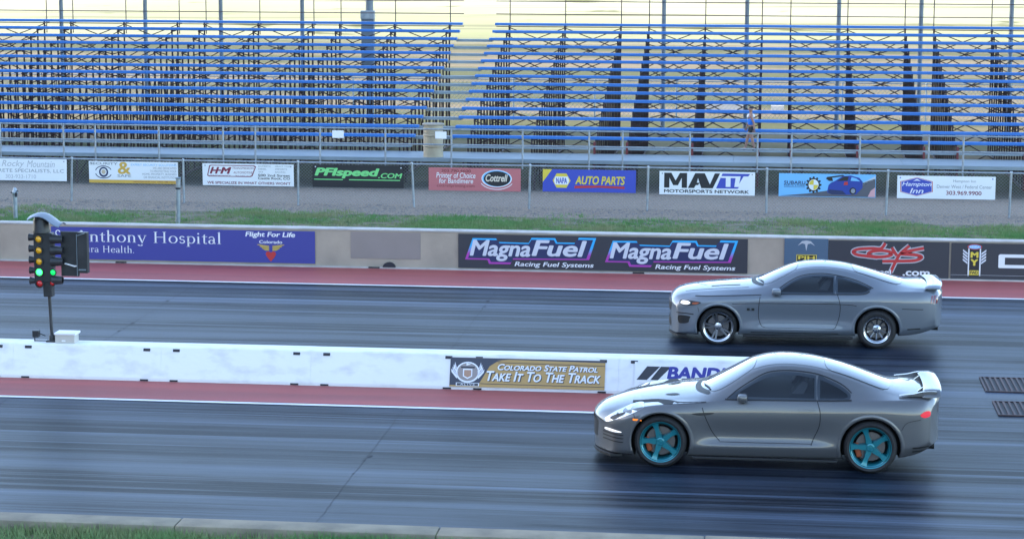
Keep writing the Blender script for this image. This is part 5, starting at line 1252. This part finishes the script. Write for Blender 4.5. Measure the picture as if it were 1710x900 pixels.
V = [(0,0,.53),(0,0,.60),(-.01,0,.70),(-.01,0,.79),(-.01,0,.835),(-.012,0,.87),(-.02,0,.925),(-.02,0,.975),
     (0,-.055,.50),(.02,-.055,.29),(.08,-.055,.05),(.03,-.055,.02),   # near leg: trailing
     (0,.055,.50),(-.07,.055,.30),(-.12,.055,.05),(-.175,.055,.02),  # far leg: leading
     (-.01,-.105,.785),(.055,-.125,.64),(.075,-.13,.50),(.07,-.128,.46),
     (-.01,.105,.785),(-.05,.125,.64),(-.10,.125,.51),(-.115,.12,.475)]
E_ = [(0,1),(1,2),(2,3),(3,4),(4,5),(5,6),(6,7),(0,8),(8,9),(9,10),(10,11),(0,12),(12,13),(13,14),(14,15),(3,16),(16,17),(17,18),(18,19),(3,20),(20,21),(21,22),(22,23)]
Rd = [(.075,.06),(.07,.055),(.08,.06),(.075,.055),.032,.032,(.055,.062),(.05,.055),.05,.04,.025,.024,.05,.04,.025,.024,.035,.026,.02,.022,.035,.026,.02,.022]
bd = skin('body', V, E_, Rd, M['skin'], t)
skin('shorts', [(0,0,.53),(0,0,.575),(0,-.055,.49),(.012,-.057,.37),(0,.055,.49),(-.04,.057,.38)], [(0,1),(0,2),(2,3),(0,4),(4,5)], [(.085,.075),(.08,.07),.062,.06,.062,.06], M['shorts'], t)
skin('shirt', [(0,0,.55),(-.002,0,.64),(-.01,0,.745)], [(0,1),(1,2)], [(.098,.088),(.096,.086),(.104,.088)], M['shirt_blue'], t)
skin('shirt_yoke', [(-.01,0,.735),(-.01,0,.77),(-.012,0,.81),(-.012,0,.828)], [(0,1),(1,2),(2,3)], [(.103,.087),(.102,.085),(.085,.07),(.05,.045)], M['shirt_white'], t)
skin('hair', [(.005,0,.93),(-.005,0,.97),(-.012,0,.995)], [(0,1),(1,2)], [(.058,.06),(.062,.066),(.045,.05)], M['hair'], t)
for sy, x0, x1 in ((-.055, .085, .02), (.055, -.115, -.185)):
    skin('shoe', [(x0, sy, .022), ((x0+x1)/2, sy, .022), (x1, sy, .016)], [(0,1),(1,2)], [.03, .03, .024], M['shoe'], t)
part('nose', lambda b: b.lathe([(.012*S, 0), (.008*S, -.014*S), (0, -.018*S)], (PX-.072*S, PYY, PZ+.925*S), 'x', 8), M['skin'], None, 60)
o = bpy.data.objects['nose']; o.parent = t.e; o.matrix_parent_inverse = t.inv
for sy in (-1, 1):
    o = part('hand', lambda b: [b.tube((PX+((.07 if sy < 0 else -.115)+dx)*S, PYY+(sy*.13)*S, PZ+(.455 if sy < 0 else .475)*S), (PX+((.062 if sy < 0 else -.125)+dx*1.3)*S, PYY+(sy*.122)*S, PZ+((.405 if sy < 0 else .425)+abs(dx)*.4)*S), .0075*S, 6, .005*S) for dx in (-.028, -.013, 0, .012, .022)], M['skin'], None, 50)
    o.parent = t.e; o.matrix_parent_inverse = t.inv
